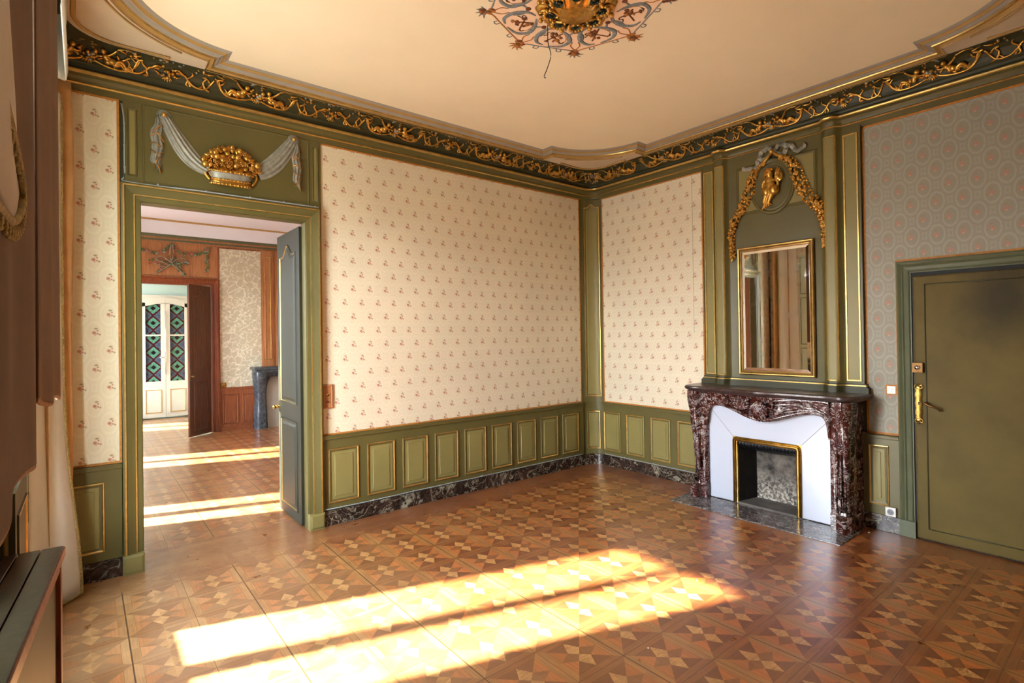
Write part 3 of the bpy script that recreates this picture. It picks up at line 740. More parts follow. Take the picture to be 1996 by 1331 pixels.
def place_motifs(wall, kind, first, positions):
    mb = motif(wall, kind, .28); mt = ['gilt_relief', 'gilt_warm', 'silver']
    base = None
    for p in positions:
        if base is None: base = mb.build(kind+'_scroll_relief' if kind == 'cherub' else 'flower_scroll_relief', mt, cornice); o = base
        else: o = base.copy(); C.objects.link(o); o.parent = cornice
        o.location = (p, 0, 0) if wall == 'A' else (0, p, 0)
place_motifs('A', 'cherub', 0, [-3.905, -2.735, -1.566, -.55])
place_motifs('A', 'flower', 0, [-4.49, -3.32, -2.15, -1.06])
place_motifs('A', 'cherub', 0, [-4.93])
place_motifs('B', 'cherub', 0, [-.52, -1.13-.03, -2.30, -3.47])
place_motifs('B', 'flower', 0, [-1.73, -2.885, -4.06])
mb = motif('A', 'flower', .2)
# corner bouquet wraps the rounded corner
mbc = MB(); rr = random.Random(11)
for k in range(60):
    a = rr.uniform(.1, PI/2-.1); d = rr.uniform(.08, .17); z = 3.45+(d-.08)*1.0
    R = .02+ .11
    cx, cy = -(d+.14), -(d+.14)
    mbc.ell((cx+.14*math.cos(a), cy+.14*math.sin(a), z-.006), rr.uniform(.008, .017), rr.choice((0, 0, 1, 2)), 7, 5)
for sg in (0, 1):
    for q in (.26, .36):
        pts = [(-.12, -q, 3.475), (-.10, -q-.06, 3.452), (-.11, -q-.12, 3.46), (-.14, -q-.15, 3.50)]
        if sg: pts = [(p[1], p[0], p[2]) for p in pts]
        mbc.tube(spline(pts, 6), .008, 6, 0)
mbc.build('corner_bouquet_relief', ['gilt_relief', 'gilt_warm', 'silver'], cornice)

# ------------------------------------------------------------------ doorway casing and overdoor
CAS = [(0, 0, 0), (0, .050, 0), (.010, .055, 1), (.020, .055, 0), (.024, .047, 0), (.052, .036, 0), (.058, .034, 0), (.072, .030, 1), (.080, .030, 0), (.084, .022, 0), (.112, .018, 0), (.114, 0, 0)]
e = ST(empty('trim_8', 'x', 'door frame'), 'olive moulded casing with gilt lines around the open doorway', 'door frame')
mb = MB(); mb.sweep(FA, [(-4.762, .13), (-4.762, 2.69), (-3.402, 2.69), (-3.402, .13)], CAS)
mb.build('casing', ['green', 'gilt'], e)
mb = MB()
for a, b in ((-4.768, -4.645), (-3.52, -3.396)):
    mb.fbox(FA, (a, 0, -.0), (b, .135, .060)); mb.panel(FA, a+.004, b-.004, .012, .13, [(0, .060, 0), (.012, .068, 0), (.02, .068, 0)], n=1)
mb.build('plinth_block', 'green_field', e, bevel=.003)
mb = MB(); mb.box((DX0-.002, -.01, 0), (DX0+.004, .09, DZ)); mb.box((DX1-.004, -.01, 0), (DX1+.002, .09, DZ)); mb.box((DX0, -.01, DZ-.006), (DX1, .09, DZ+.002))
mb.build('door_lining', 'green', e)
e = ST(empty('trim_9', 'x', 'panelling'), 'olive overdoor panelling above the open doorway', 'panelling')
mb = MB(); mb.fbox(FA, (-4.745, 2.69, .001), (-3.385, 3.268, .016)); mb.build('overdoor_board', 'green', e)
mb = MB(); mb.panel(FA, -4.638, -3.482, 2.706, 3.262, [(0, .016, 0), (.004, .022, 0), (.010, .022, 0), (.016, .0185, 1), (.02, .0185, 1)], n=1); mb.build('overdoor_panel', ['green', 'green'], e)
for a, b in ((-4.722, -4.664), (-3.458, -3.408)):
    mb = MB(); mb.panel(FA, a, b, 2.745, 3.215, [(0, .016, 0), (.004, .024, 0), (.010, .019, 0), (.014, .019, 1)], n=1); mb.build('side_panel', ['green', 'green_field'], e)

# relief: draped cloth, basket of fruit
rel = empty('overdoor_relief', 'gilded fruit basket hung between grey draped cloths above the open doorway', 'relief', loc=(-4.08, -.02, 2.78))
def relb(mb, name, mats): o = mb.build(name, mats, rel); o.location = -rel.location; return o
def drape(p0, p1, sag, wfun, name, nst=9):
    mb = MB(); n = 22; rows = []
    for i in range(n+1):
        t = i/n; x = p0[0]+(p1[0]-p0[0])*t; z = p0[1]+(p1[1]-p0[1])*t - sag*math.sin(PI*t)**1.0
        tx, tz = (p1[0]-p0[0]), (p1[1]-p0[1])-sag*PI*math.cos(PI*t); L = math.hypot(tx, tz); nx, nz = -tz/L, tx/L
        w_ = wfun(t); row = []
        for j in range(25):
            q = j/24*2-1
            h = .020+.026*(1-q*q)+.007*math.sin(q*13+2.2*t)*(.4+w_*6)
            row.append(FA(x+nx*q*w_, z+nz*q*w_, h))
        rows.append(row)
    mb.grid(rows, 0, True); relb(mb, name, ['silver'])
drape((-4.500, 3.195), (-4.235, 2.865), .060, lambda t: .012+.050*math.sin(PI*min(1, .12+t*.72))**.8, 'left_swag')
drape((-3.620, 3.215), (-3.890, 2.900), .045, lambda t: .012+.055*math.sin(PI*min(1, .15+t*.62))**.8, 'right_swag')
for nm, cx, cz in (('left_rosette', -4.508, 3.208), ('right_rosette', -3.612, 3.232)):
    mb = MB()
    for k in range(3):
        R = .038-.011*k; mb.tube([FA(cx+R*math.cos(a*PI/8), cz+R*math.sin(a*PI/8)*.95, .026+.008*k) for a in range(17)], .0065, 7, 0)
    mb.ell(FA(cx, cz, .050), .017, 1); relb(mb, nm, ['silver', 'gilt_relief'])
def tail(name, cx, z1, z0, w, lean):
    mb = MB(); n = 26; rows = []
    for i in range(n+1):
        t = i/n; ww = w*(.35+.65*math.sin(PI*min(.5, t*1.3)))*(1-.75*sstep(.72, 1, t)); z = z1+(z0-z1)*t; x = cx+lean*t+.006*math.sin(t*14)
        row = []
        for j in range(17):
            q = j/16*2-1; row.append(FA(x+q*ww, z+.02*q*math.cos(t*9), .018+.022*(1-q*q)+.008*math.sin(q*9+t*5)))
        rows.append(row)
    mb.grid(rows, 0, True)
    for k in range(6):
        z = z1+(z0-z1)*(.22+.145*k); ww = w*(1 if k < 4 else .55)
        pts = [FA(cx+lean*(.22+.145*k)+q*ww, z+.018*math.sin(q*2.5+k*1.7)-.012*q*(1 if k % 2 else -1), .024+.026*(1-q*q)) for q in (-1, -.6, -.2, .2, .6, 1)]
        mb.tube(spline(pts, 4), .0035, 6, 1)
    relb(mb, name, ['silver', 'gilt_warm'])
tail('left_tail', -4.548, 3.19, 2.802, .040, .0); tail('right_tail', -3.592, 3.20, 2.83, .036, .018)
mb = MB(); bx, bz = -4.075, 2.885
# basket: flared half-drum with rope rims
def brow(z, w, d): return [FA(bx+w*math.cos(PI*(1-j/16)), z-.012*math.sin(PI*j/16), .016+d*math.sin(PI*j/16)) for j in range(17)]
mb.grid([brow(2.786, .135, .055), brow(2.80, .142, .06), brow(2.815, .130, .056)], 0, True)
mb.grid([brow(2.815, .130, .056), brow(2.872, .155, .068)], 1, True)
for z, w, d, r in ((2.782, .14, .06, .010), (2.816, .134, .06, .007), (2.876, .158, .072, .009)):
    row = brow(z, w, d); mb.tube(row, r, 7, 0)
    for j in range(0, 16):
        a = Vector(row[j]); b = Vector(row[j+1]); mb.ell((a+b)/2+Vector((0, -.004, 0)), r*1.15, 0, 6, 5)
for sg in (-1, 1):
    mb.tube(spline([FA(bx+sg*.145, 2.80, .03), FA(bx+sg*.175, 2.84, .03), FA(bx+sg*.178, 2.885, .03), FA(bx+sg*.145, 2.892, .04)], 6), .009, 7, 0)
relb(mb, 'basket', ['gilt_relief', 'silver'])
mb = MB(); rr = random.Random(2)
def leaf(mb, F, s, t, ang, L, w, h=.03, m=0, curl=.012):
    c, sn = math.cos(ang), math.sin(ang); rows = []
    for i in range(7):
        q = i/6; ww = w*math.sin(PI*min(.98, q*.9+.08))**.9; row = []
        for j in (-1, -.5, 0, .5, 1):
            a, b = L*q, ww*j
            row.append(F(s+c*a-sn*b, t+sn*a+c*b, h+curl*math.sin(PI*q)*(1-.6*abs(j))+(.003 if j == 0 else 0)))
        rows.append(row)
    mb.grid(rows, m, True)
def flower(mb, F, s, t, R, h=.03, m=0, n=6, ph=0):
    for k in range(n):
        a = 2*PI*k/n+ph; mb.ell(F(s+.62*R*math.cos(a), t+.62*R*math.sin(a), h), R*.48, m, 7, 5)
    mb.ell(F(s, t, h+R*.35), R*.42, m, 7, 5)
frs = []
mb.ell(FA(bx, 2.90, .020), (.175, .012, .125), 1, 16, 10)
for i in range(34):
    for tr in range(40):
        x = rr.uniform(-.20, .20); zmax = .165*(1-(abs(x)/.235)**1.7); z = rr.uniform(0, zmax)
        if all(math.hypot(x-a, z-b) > .030 for a, b in frs): frs.append((x, z)); break
for i, (x, z) in enumerate(frs):
    R = rr.uniform(.017, .028); k = i % 4
    if k < 2: mb.ell(FA(bx+x, 2.905+z, .045), R, 0, 12, 8)
    elif k == 2:
        for q in range(14): mb.ell(FA(bx+x+rr.uniform(-.8, .8)*R, 2.905+z+rr.uniform(-.8, .8)*R, .045+rr.uniform(0, .018)), .0075, 1, 6, 4)
    else: flower(mb, FA, bx+x, 2.905+z, R, .045, 0, 5, i)
for i in range(18):
    a = PI*(i+.5)/18; leaf(mb, FA, bx+.155*math.cos(a), 2.90+.13*math.sin(a), a+rr.uniform(-.4, .4), .055, .02, .03, i % 2)
relb(mb, 'fruit_pile', ['gilt_relief', 'gilt_warm'])

# open green door leaf of the doorway ----------------------------------
e = ST(empty('door_1', 'x', 'door', loc=(-3.53, .09, 0)), 'narrow grey-green panelled door leaf standing open in the doorway', 'door')
FD = lambda s, t, h: (-3.500-.042-h, s, t)           # face seen from the doorway
def db(mb, name, mats, **k): o = mb.build(name, mats, e, **k); o.location = -e.location; return o
mb = MB(); mb.box((-3.542, .09, .012), (-3.500, .735, 2.55)); db(mb, 'leaf', 'door_grey', bevel=.004)
PD = [(0, .0, 0), (.006, .010, 0), (.014, .010, 1), (.018, .002, 0), (.03, .001, 0), (.055, .010, 0), (.06, .010, 0)]
for t0, t1, ar in ((.10, .88, 0), (1.02, 2.44, .09)):
    mb = MB(); mb.panel(FD, .175, .645, t0, t1, PD, ar, n=16); db(mb, 'raised_panel', ['door_grey', 'gilt'])
mb = MB(); mb.tube([(-3.545, .70, .965), (-3.575, .70, .965)], .010, 8); mb.ell((-3.588, .70, .965), .02); mb.box((-3.546, .685, .92), (-3.543, .715, 1.02)); mb.box((-3.535, .7355, .86), (-3.507, .742, 1.08)); db(mb, 'door_handle', 'brass')

# wooden switch plate, cable ------------------------------------------
e = empty('switch_plate', 'carved orange-brown wooden switch plate beside the open doorway', 'switch', loc=(-3.345, -.004, 1.10))
def pb(mb, name, mats, par, **k): o = mb.build(name, mats, par, **k); o.location = -par.location; return o
mb = MB(); mb.panel(FA, -3.393, -3.300, .995, 1.200, [(0, .004, 0), (.001, .016, 0), (.010, .020, 0), (.016, .012, 0), (.018, .012, 0)], n=1); pb(mb, 'plate', 'salon_wood', e)
mb = MB()
for dx, dz, R in ((0, -.045, .008), (.008, -.052, .006), (-.010, -.05, .006)): flower(mb, FA, -3.347+dx, 1.10+dz, R, .016)
pb(mb, 'carving', 'walnut', e)
mb = MB(); mb.tube([FA(-3.347, 1.115, .012), FA(-3.347, 1.115, .018)], .012, 14); mb.tube([FA(-3.347, 1.115, .018), FA(-3.347, 1.122, .034)], .004, 8); mb.ell(FA(-3.347, 1.123, .036), .006); pb(mb, 'toggle', 'brass', e)
def cable(name, pts, label, clips, F=None, grp=None):
    o = empty(name, label, 'cable', 'thin cables clipped along the walls', loc=pts[0])
    mb = MB(); mb.tube(spline(pts, 4), .0045, 6); pb(mb, 'cord', 'cable', o)
    for c in clips: mb = MB(); mb.ell(c, .0075, 0, 8, 6); pb(mb, 'clip', 'cable', o)
cable('cable', [FA(-3.38, .142, .026), FA(-3.0, .136, .026), FA(-2.5, .138, .026), FA(-1.8, .137, .026), FA(-1.2, .138, .026), FA(-.6, .137, .026), FA(-.21, .137, .026)],
      'thin grey cable clipped along the back wall just above the marble skirting', [FA(x, .141, .028) for x in (-3.25, -2.95, -2.55, -2.12, -1.75, -1.35, -.95, -.6)])
cable('cable', [FA(-4.752, 3.24, .012), FA(-4.738, 3.1, .020), FA(-4.737, 2.76, .020), FA(-4.72, 2.70, .022), FA(-4.3, 2.698, .054), FA(-3.9, 2.698, .054), FA(-3.42, 2.698, .054)],
      'thin grey cable stapled along the top of the doorway casing and up its left side', [FA(-4.738, z, .022) for z in (3.1, 2.95, 2.8)]+[FA(x, 2.70, .058) for x in (-4.55, -4.25, -3.95, -3.7, -3.45)])
cable('cable', [FB(-.20, .137, .026), FB(-.6, .137, .026), FB(-1.1, .137, .026), FB(-1.54, .137, .026)],
      'thin pale cable on the skirting between the corner and the fireplace', [FB(y, .14, .028) for y in (-.5, -.9, -1.3)])

# ------------------------------------------------------------------ overmantel
OM = ST(empty('trim_10', 'x', 'overmantel'), 'tall olive overmantel with gilt-edged pilasters above the red fireplace', 'overmantel')
OS = .030                                      # slab thickness
def ox(y): return OS+bulge(y)
mb = MB(); ys = sorted(set([-2.985, -2.90, -1.56, -1.63]+[y for y in BY if -2.985 < y < -1.56]+[-2.6, -2.4, -2.2, -2.0]))
mb.grid([[(-ox(y), y, 1.085) for y in ys], [(-ox(y), y, 3.275) for y in ys]], 0, True)
mb.box((0, -2.985, 1.085), (-OS, -2.98, 3.275)); mb.box((0, -1.565, 1.085), (-OS, -1.56, 3.275))
mb.build('back_board', 'green', OM)
# base moulding with gilt line
mb = MB()
def band(mb, z0, z1, d, m, y0=-2.995, y1=-1.55):
    yy = [y0]+[y for y in ys if y0 < y < y1]+[y1]
    fr = [[(-(ox(y)+d), y, z) for y in yy] for z in (z0, z1)]; bk = [[(-.0, y, z) for y in yy] for z in (z0, z1)]
    mb.grid(fr, m, True); mb.grid([fr[1], bk[1]], m, False); mb.grid([fr[0], bk[0]], m, False)
    for k in (0, -1): mb.add([fr[0][k], fr[1][k], bk[1][k], bk[0][k]], [(0, 1, 2, 3)], m)
band(mb, 1.085, 1.130, .032, 0, -3.015, -1.535); band(mb, 1.130, 1.142, .026, 0, -3.005, -1.545); band(mb, 1.142, 1.150, .022, 1); band(mb, 1.150, 1.162, .010, 0)
mb.build('base_moulding', ['green_dark', 'gilt'], OM)
FO = lambda s, t, h: (-(OS+h), s, t)
FP = lambda s, t, h: (-(ox(s)+h), s, t)
OPP = [(0, 0, 0), (.002, .008, 1), (.011, .008, 1), (.014, .001, 2), (.018, .001, 2)]
for a, b in ((-2.962, -2.852), (-1.683, -1.578)):
    mb = MB(); mb.panel(FO, a, b, 1.180, 3.225, OPP, n=1); mb.build('flat_side_panel', ['green', 'gilt', 'green_field'], OM)
for a, b in PIL:
    mb = MB()
    def ringp(i, h): 
        A_, B_, T0, T1 = a+i, b-i, 1.180+i, 3.235-i
        n = 8; return [FP(A_+(B_-A_)*j/n, T0, h) for j in range(n+1)]+[FP(B_-(B_-A_)*j/n, T1, h) for j in range(n+1)]
    rows = [ringp(0, 0), ringp(.001, .007), ringp(.008, .007), ringp(.010, .001)]
    for i, m in enumerate((1, 1, 1)): mb.grid([rows[i], rows[i+1]], m, True, True)
    L = rows[-1]; mb.add(L, [(j, j+1, 16-j, 17-j) for j in range(8)], 2, True)
    mb.build('rounded_pilaster', ['green', 'gilt', 'green_field'], OM)
# upper field and oval medallion
mb = MB(); mb.panel(FO, -2.655, -1.925, 2.715, 3.178, [(0, 0, 0), (.008, .006, 0), (.014, .012, 0), (.024, .012, 0), (.030, .008, 1), (.034, .008, 1)], n=1); mb.build('upper_field', ['green', 'green_field'], OM)
OC = (-2.272, 2.935)
mb = MB(); rows = []
for rx, rz, h in ((.205, .258, .010), (.200, .253, .022), (.185, .238, .026), (.176, .228, .016), (.166, .218, .012), (.160, .210, .020), (.150, .200, .016)):
    rows.append([FO(OC[0]+rx*math.cos(2*PI*j/48), OC[1]+rz*math.sin(2*PI*j/48), h) for j in range(48)])
mb.grid(rows, 0, True, True); mb.add(rows[-1], [tuple(range(48))], 0)
mb.build('oval_medallion', ['green'], OM)

# cherub relief --------------------------------------------------------
che = empty('cherub_relief', 'golden winged cherub relief seen from behind in the oval over the mirror', 'relief', loc=(-.05, OC[0], OC[1]))
mb = MB(); E = lambda s, t, h, r, rot=None: mb.ell(FO(OC[0]+s, OC[1]+t, h), r, 0, 14, 10, rot)
# s positive is towards the corner (left in the photo)
E(.005, .105, .055, (.030, .034, .038)); E(.008, .045, .045, (.034, .040, .045)); E(.004, .0, .045, (.036, .046, .050))
E(.032, -.052, .050, (.044, .046, .046)); E(-.034, -.048, .052, (.044, .044, .046)); E(0, -.02, .045, (.036, .050, .04))
for sg, dz in ((1, -.055), (-1, -.045)):
    mb.tube(spline([FO(OC[0]+sg*.045, OC[1]+.055, .05), FO(OC[0]+sg*.070, OC[1]+.015, .05), FO(OC[0]+sg*.060, OC[1]-.02, .045)], 6), lambda t: .018-.006*t, 8)
mb.tube(spline([FO(OC[0]+.030, OC[1]-.07, .05), FO(OC[0]+.052, OC[1]-.11, .045), FO(OC[0]+.07, OC[1]-.15, .035)], 6), lambda t: .030-.016*t, 8)
mb.tube(spline([FO(OC[0]-.020, OC[1]-.07, .05), FO(OC[0]+.010, OC[1]-.12, .045), FO(OC[0]+.03, OC[1]-.16, .035)], 6), lambda t: .028-.016*t, 8)
o = pb(mb, 'body', 'gilt_relief', che); r_ = o.modifiers.new('r', 'REMESH'); r_.mode = 'VOXEL'; r_.voxel_size = .005; r_.use_smooth_shade = True
s_ = o.modifiers.new('s', 'SMOOTH'); s_.iterations = 4
mb = MB(); rr = random.Random(4)
for k in range(46):
    a = rr.uniform(0, 2*PI); q = rr.uniform(.3, 1)
    mb.ell(FO(OC[0]+.008+.038*q*math.cos(a), OC[1]+.122+.034*q*math.sin(a), .062+.02*(1-q)), .011, 0, 7, 5)
for k in range(14): mb.ell(FO(OC[0]+.048+.008*math.sin(k*2.1), OC[1]+.115-.013*k*.7, .055), .009, 0, 6, 5)
pb(mb, 'curly_hair', 'gilt_warm', che)
mb = MB()
for k in range(7): leaf(mb, FO, OC[0]-.042, OC[1]+.03+.004*k, PI-.15-.20*k, .075+.006*k, .013, .045, 0)
for k in range(4): leaf(mb, FO, OC[0]-.05, OC[1]+.045, PI-.3-.28*k, .05, .016, .06, 0)
pb(mb, 'wing', 'gilt_relief', che)
mb = MB()
for k in range(5): mb.tube(spline([FO(OC[0]+.05-.012*k, OC[1]-.10, .04), FO(OC[0]+.055-.008*k, OC[1]-.15, .04), FO(OC[0]+.085-.022*k, OC[1]-.205+.008*k, .03)], 5), lambda t: .011-.004*t, 6)
pb(mb, 'drapery', 'gilt_warm', che)

# ribbon and garlands ---------------------------------------------------
gar = empty('garland_relief', 'golden rose garland hung from a silver ribbon bow over the fireplace mirror', 'relief', loc=(-.06, -2.285, 3.22))
def garland(name, pts, seed, R0=.030):
    mb = MB(); rr = random.Random(seed); P_ = spline([(0, a, b) for a, b in pts], 10); 
    L = [0]
    for i in range(1, len(P_)): L.append(L[-1]+(P_[i]-P_[i-1]).length)
    tot = L[-1]; n = int(tot/.017)
    for k in range(n):
        d = tot*(k+.5)/n; i = max(j for j in range(len(L)) if L[j] <= d); i = min(i, len(P_)-2)
        c = P_[i]+(P_[i+1]-P_[i])*((d-L[i])/(L[i+1]-L[i])); f = k/n
        wd = (.014+.030*math.sin(PI*min(1, max(.02, f*1.25)))**.8)*(1 if f < .62 else .72)
        o = rr.uniform(-1, 1)*wd; q = k % 5
        R = rr.uniform(.014, .024)*(1.0 if f < .7 else .85)
        h = .030+rr.uniform(0, .016)
        if q in (0, 3): flower(mb, FO, c.y+o, c.z, R, h, 0, 6, k)
        elif q == 1: mb.ell(FO(c.y+o, c.z, h), R*.8, 1, 9, 6)
        else: leaf(mb, FO, c.y+o*.6, c.z, rr.uniform(0, 2*PI), .042, .013, h-.006, 0)
        leaf(mb, FO, c.y+(wd if k % 2 else -wd)*.9, c.z, (0 if k % 2 else PI)-.7+rr.uniform(-.4, .4), .03, .011, .018, 1)
        mb.ell(FO(c.y-o*.9, c.z+.006, .022), R*.7, 0, 8, 5)
    return pb(mb, name, ['gilt_relief', 'gilt_warm'], gar)
garland('left_garland', [(-2.20, 3.155), (-2.12, 3.10), (-2.07, 2.98), (-2.045, 2.88), (-1.965, 2.75), (-1.905, 2.66), (-1.880, 2.54), (-1.885, 2.31)], 1)
garland('right_garland', [(-2.37, 3.175), (-2.455, 3.10), (-2.505, 2.96), (-2.555, 2.82), (-2.63, 2.71), (-2.685, 2.62), (-2.708, 2.47), (-2.712, 2.32)], 2)
mb = MB()
mb.tube(spline([FO(-2.285, 3.245, .03), FO(-2.24, 3.19, .035), FO(-2.19, 3.15, .03)], 6), lambda t: .012+.008*t, 8)
mb.tube(spline([FO(-2.285, 3.245, .03), FO(-2.33, 3.20, .035), FO(-2.385, 3.17, .03)], 6), lambda t: .012+.008*t, 8)
mb.ell(FO(-2.285, 3.245, .045), (.016, .02, .022)); pb(mb, 'knot', 'gilt_relief', gar)
def ribbon(name, pts, w=.020):
    P_ = spline([(0, a, b) for a, b in pts], 6); rows = []
    mb = MB()
    for i, p in enumerate(P_):
        d = (P_[min(i+1, len(P_)-1)]-P_[max(i-1, 0)]).normalized(); n = Vector((0, -d.z, d.y)); t = i/len(P_)
        h = .026+.010*math.sin(i*1.1)
        rows.append([FO(p.y+n.y*w*q, p.z+n.z*w*q, h+.004*math.cos(q*3)+.004*q) for q in (-1, -.4, .4, 1)])
    mb.grid(rows, 0, True); pb(mb, name, 'silver', gar)
ribbon('ribbon_tail', [(-2.19, 3.22), (-2.155, 3.20), (-2.13, 3.14), (-2.09, 3.135), (-2.00, 3.155)], .018)
ribbon('ribbon_loop', [(-2.28, 3.24), (-2.25, 3.285), (-2.19, 3.27), (-2.165, 3.22), (-2.20, 3.19), (-2.27, 3.235)])
ribbon('ribbon_loop', [(-2.29, 3.24), (-2.33, 3.285), (-2.39, 3.285), (-2.405, 3.23), (-2.36, 3.20), (-2.30, 3.235)])
ribbon('ribbon_tail', [(-2.40, 3.27), (-2.445, 3.265), (-2.48, 3.21), (-2.52, 3.195), (-2.57, 3.235)], .018)

# mirror ---------------------------------------------------------------
e = empty('wall_mirror', 'tall mirror in a narrow gilt frame hanging over the red marble mantelpiece', 'mirror', loc=(-OS, -2.275, 1.20))
mb = MB(); FM = [(-2.620, 1.193), (-1.935, 1.193), (-1.935, 2.403), (-2.620, 2.403)]
FMf = lambda s, t, h: (-(OS+h), s, t)
mb.sweep(FMf, list(reversed(FM)), [(0, 0, 0), (0, .030, 0), (.008, .036, 1), (.016, .034, 0), (.020, .026, 0), (.030, .030, 0), (.036, .028, 1), (.042, .018, 0), (.044, .010, 0)], True)
pb(mb, 'mirror_frame', ['gilt_old', 'gilt'], e)
mb = MB(); a0, a1, b0, b1 = -2.576, -1.979, 1.237, 2.359; g = lambda i, h: [FMf(s, t, h) for s, t in ((a0+i, b0+i), (a1-i, b0+i), (a1-i, b1-i), (a0+i, b1-i))]
sl = lambda s_: .012+.009*(s_-a0)/(a1-a0)
g = lambda i, h: [FMf(s, t, h+sl(s)) for s, t in ((a0+i, b0+i), (a1-i, b0+i), (a1-i, b1-i), (a0+i, b1-i))]
mb.grid([g(0, -.001), g(.024, .0022)], 0, False, True); mb.add(g(.024, .0022), [(0, 1, 2, 3)], 0)
pb(mb, 'mirror_glass', 'mirror', e)

# ------------------------------------------------------------------ fireplace
FPc = -2.262
fp = empty('fireplace', 'carved red marble fireplace with a white painted surround and brass-edged opening', 'fireplace', loc=(-.2, FPc, 0))
fb = lambda mb, name, mats, **k: pb(mb, name, mats, fp, **k)
# shelf, serpentine plan
mb = MB()
def shelf_front(q, d):                            # q -1..1 across
    y = FPc+q*(.755+d)
    x = -.345-d-.050*math.cos(q*PI*.5)**1.0-.035*math.exp(-(q/.16)**2) - .030*math.exp(-((abs(q)-.86)/.10)**2)
    if abs(q) > .93: x += .10*((abs(q)-.93)/.07)**2
    return x, y
Q = [-1+2*i/80 for i in range(81)]
prof = [(-.030, 1.028), (-.026, 1.036), (-.008, 1.042), (.004, 1.050), (.010, 1.060), (.012, 1.072), (.006, 1.082), (0, 1.085)]
rows = [[(shelf_front(q, d)[0], shelf_front(q, d)[1], z) for q in Q] for d, z in prof]
rows = [[(-.002, r[0][1], r[0][2])]+r+[(-.002, r[-1][1], r[-1][2])] for r in rows]
mb.grid(rows, 0, True)
top = rows[-1]; back = [(-.002, p[1], p[2]) for p in top]; mb.grid([top, back], 0, False); bot = rows[0]; mb.grid([bot, [(-.002, p[1], p[2]) for p in bot]], 0, False)
fb(mb, 'mantel_shelf', 'marble_shelf')
# opening outline of the marble: half width .545, arched shoulders, hanging centre
def open_z(q):                                     # q -1..1 over the opening
    a = abs(q); z = .800+.105*sstep(0, .78, a)
    if a > .80: z = .905-.125*(1-math.sqrt(max(0, 1-((a-.80)/.20)**2)))
    return z
OH = .545
# lintel (apron): surface from opening edge up to under the shelf
mb = MB(); n = 80; rows = []
def apron_x(q, v):
    # v 0 at the lower edge, 1 under the shelf
    x = -.285-.030*v**1.5
    x -= .012*math.exp(-((v-.10)/.07)**2)+.010*math.exp(-((v-.30)/.06)**2)+.008*math.exp(-((v-.92)/.06)**2)
    x -= .030*math.cos(q*PI/2)*(0.3+.7*v)
    return x
for k in range(25):
    v = k/24; row = []
    for i in range(n+1):
        q = -1+2*i/n; y = FPc+q*(OH+ .004); zl = open_z(q*.999); zu = 1.030
        z = zl+(zu-zl)*v
        # leaf fluting on the right half and a shell at the centre
        row.append((apron_x(q, v), y, z))
    rows.append(row)
rows = [[(-.22, p[1], p[2]) for p in rows[0]]]+rows
mb.grid(rows, 0, True)
lint = fb(mb, 'lintel', 'marble_red')
# carved ornament: central shell and scrolling leaves
mb = MB(); FL = lambda s, t, h: (-.335-h, FPc+s, t)
for k in range(9):
    a = -PI/2+(k-4)*.30
    mb.tube(spline([FL(0, .985, .012), FL(.05*math.cos(a), .985+.09*math.sin(a), .028), FL(.092*math.cos(a), .975+.165*math.sin(a), .006)], 5), lambda t: .009+.008*math.sin(PI*t), 7)
for sg in (-1, 1):
    for z, h, L in ((1.010, .010, .40), (.975, .004, .38), (.945, -.004, .36)):
        mb.tube(spline([FL(sg*.09, z-.02, h), FL(sg*.2, z, h-.004), FL(sg*L, z+.004, h-.030), FL(sg*(L+.10), z-.03, h-.045)], 6), lambda t: .014*(1-t*.4), 8)
    mb.tube(spline([FL(sg*.02, .82, .0), FL(sg*.12, .845, .004), FL(sg*.24, .885, -.012), FL(sg*.38, .925, -.035), FL(sg*.47, .925, -.045), FL(sg*.525, .86, -.05), FL(sg*.545, .72, -.05)], 8), .014, 8)
    mb.tube(spline([FL(sg*.08, 1.0, .02), FL(sg*.13, .97, .028), FL(sg*.115, .93, .026), FL(sg*.085, .945, .02)], 6), .012, 8)
    leaf(mb, FL, sg*.10, .93, (0 if sg > 0 else PI), .12, .03, .006, 0)
mb.build('carved_shell', 'marble_red', lint)
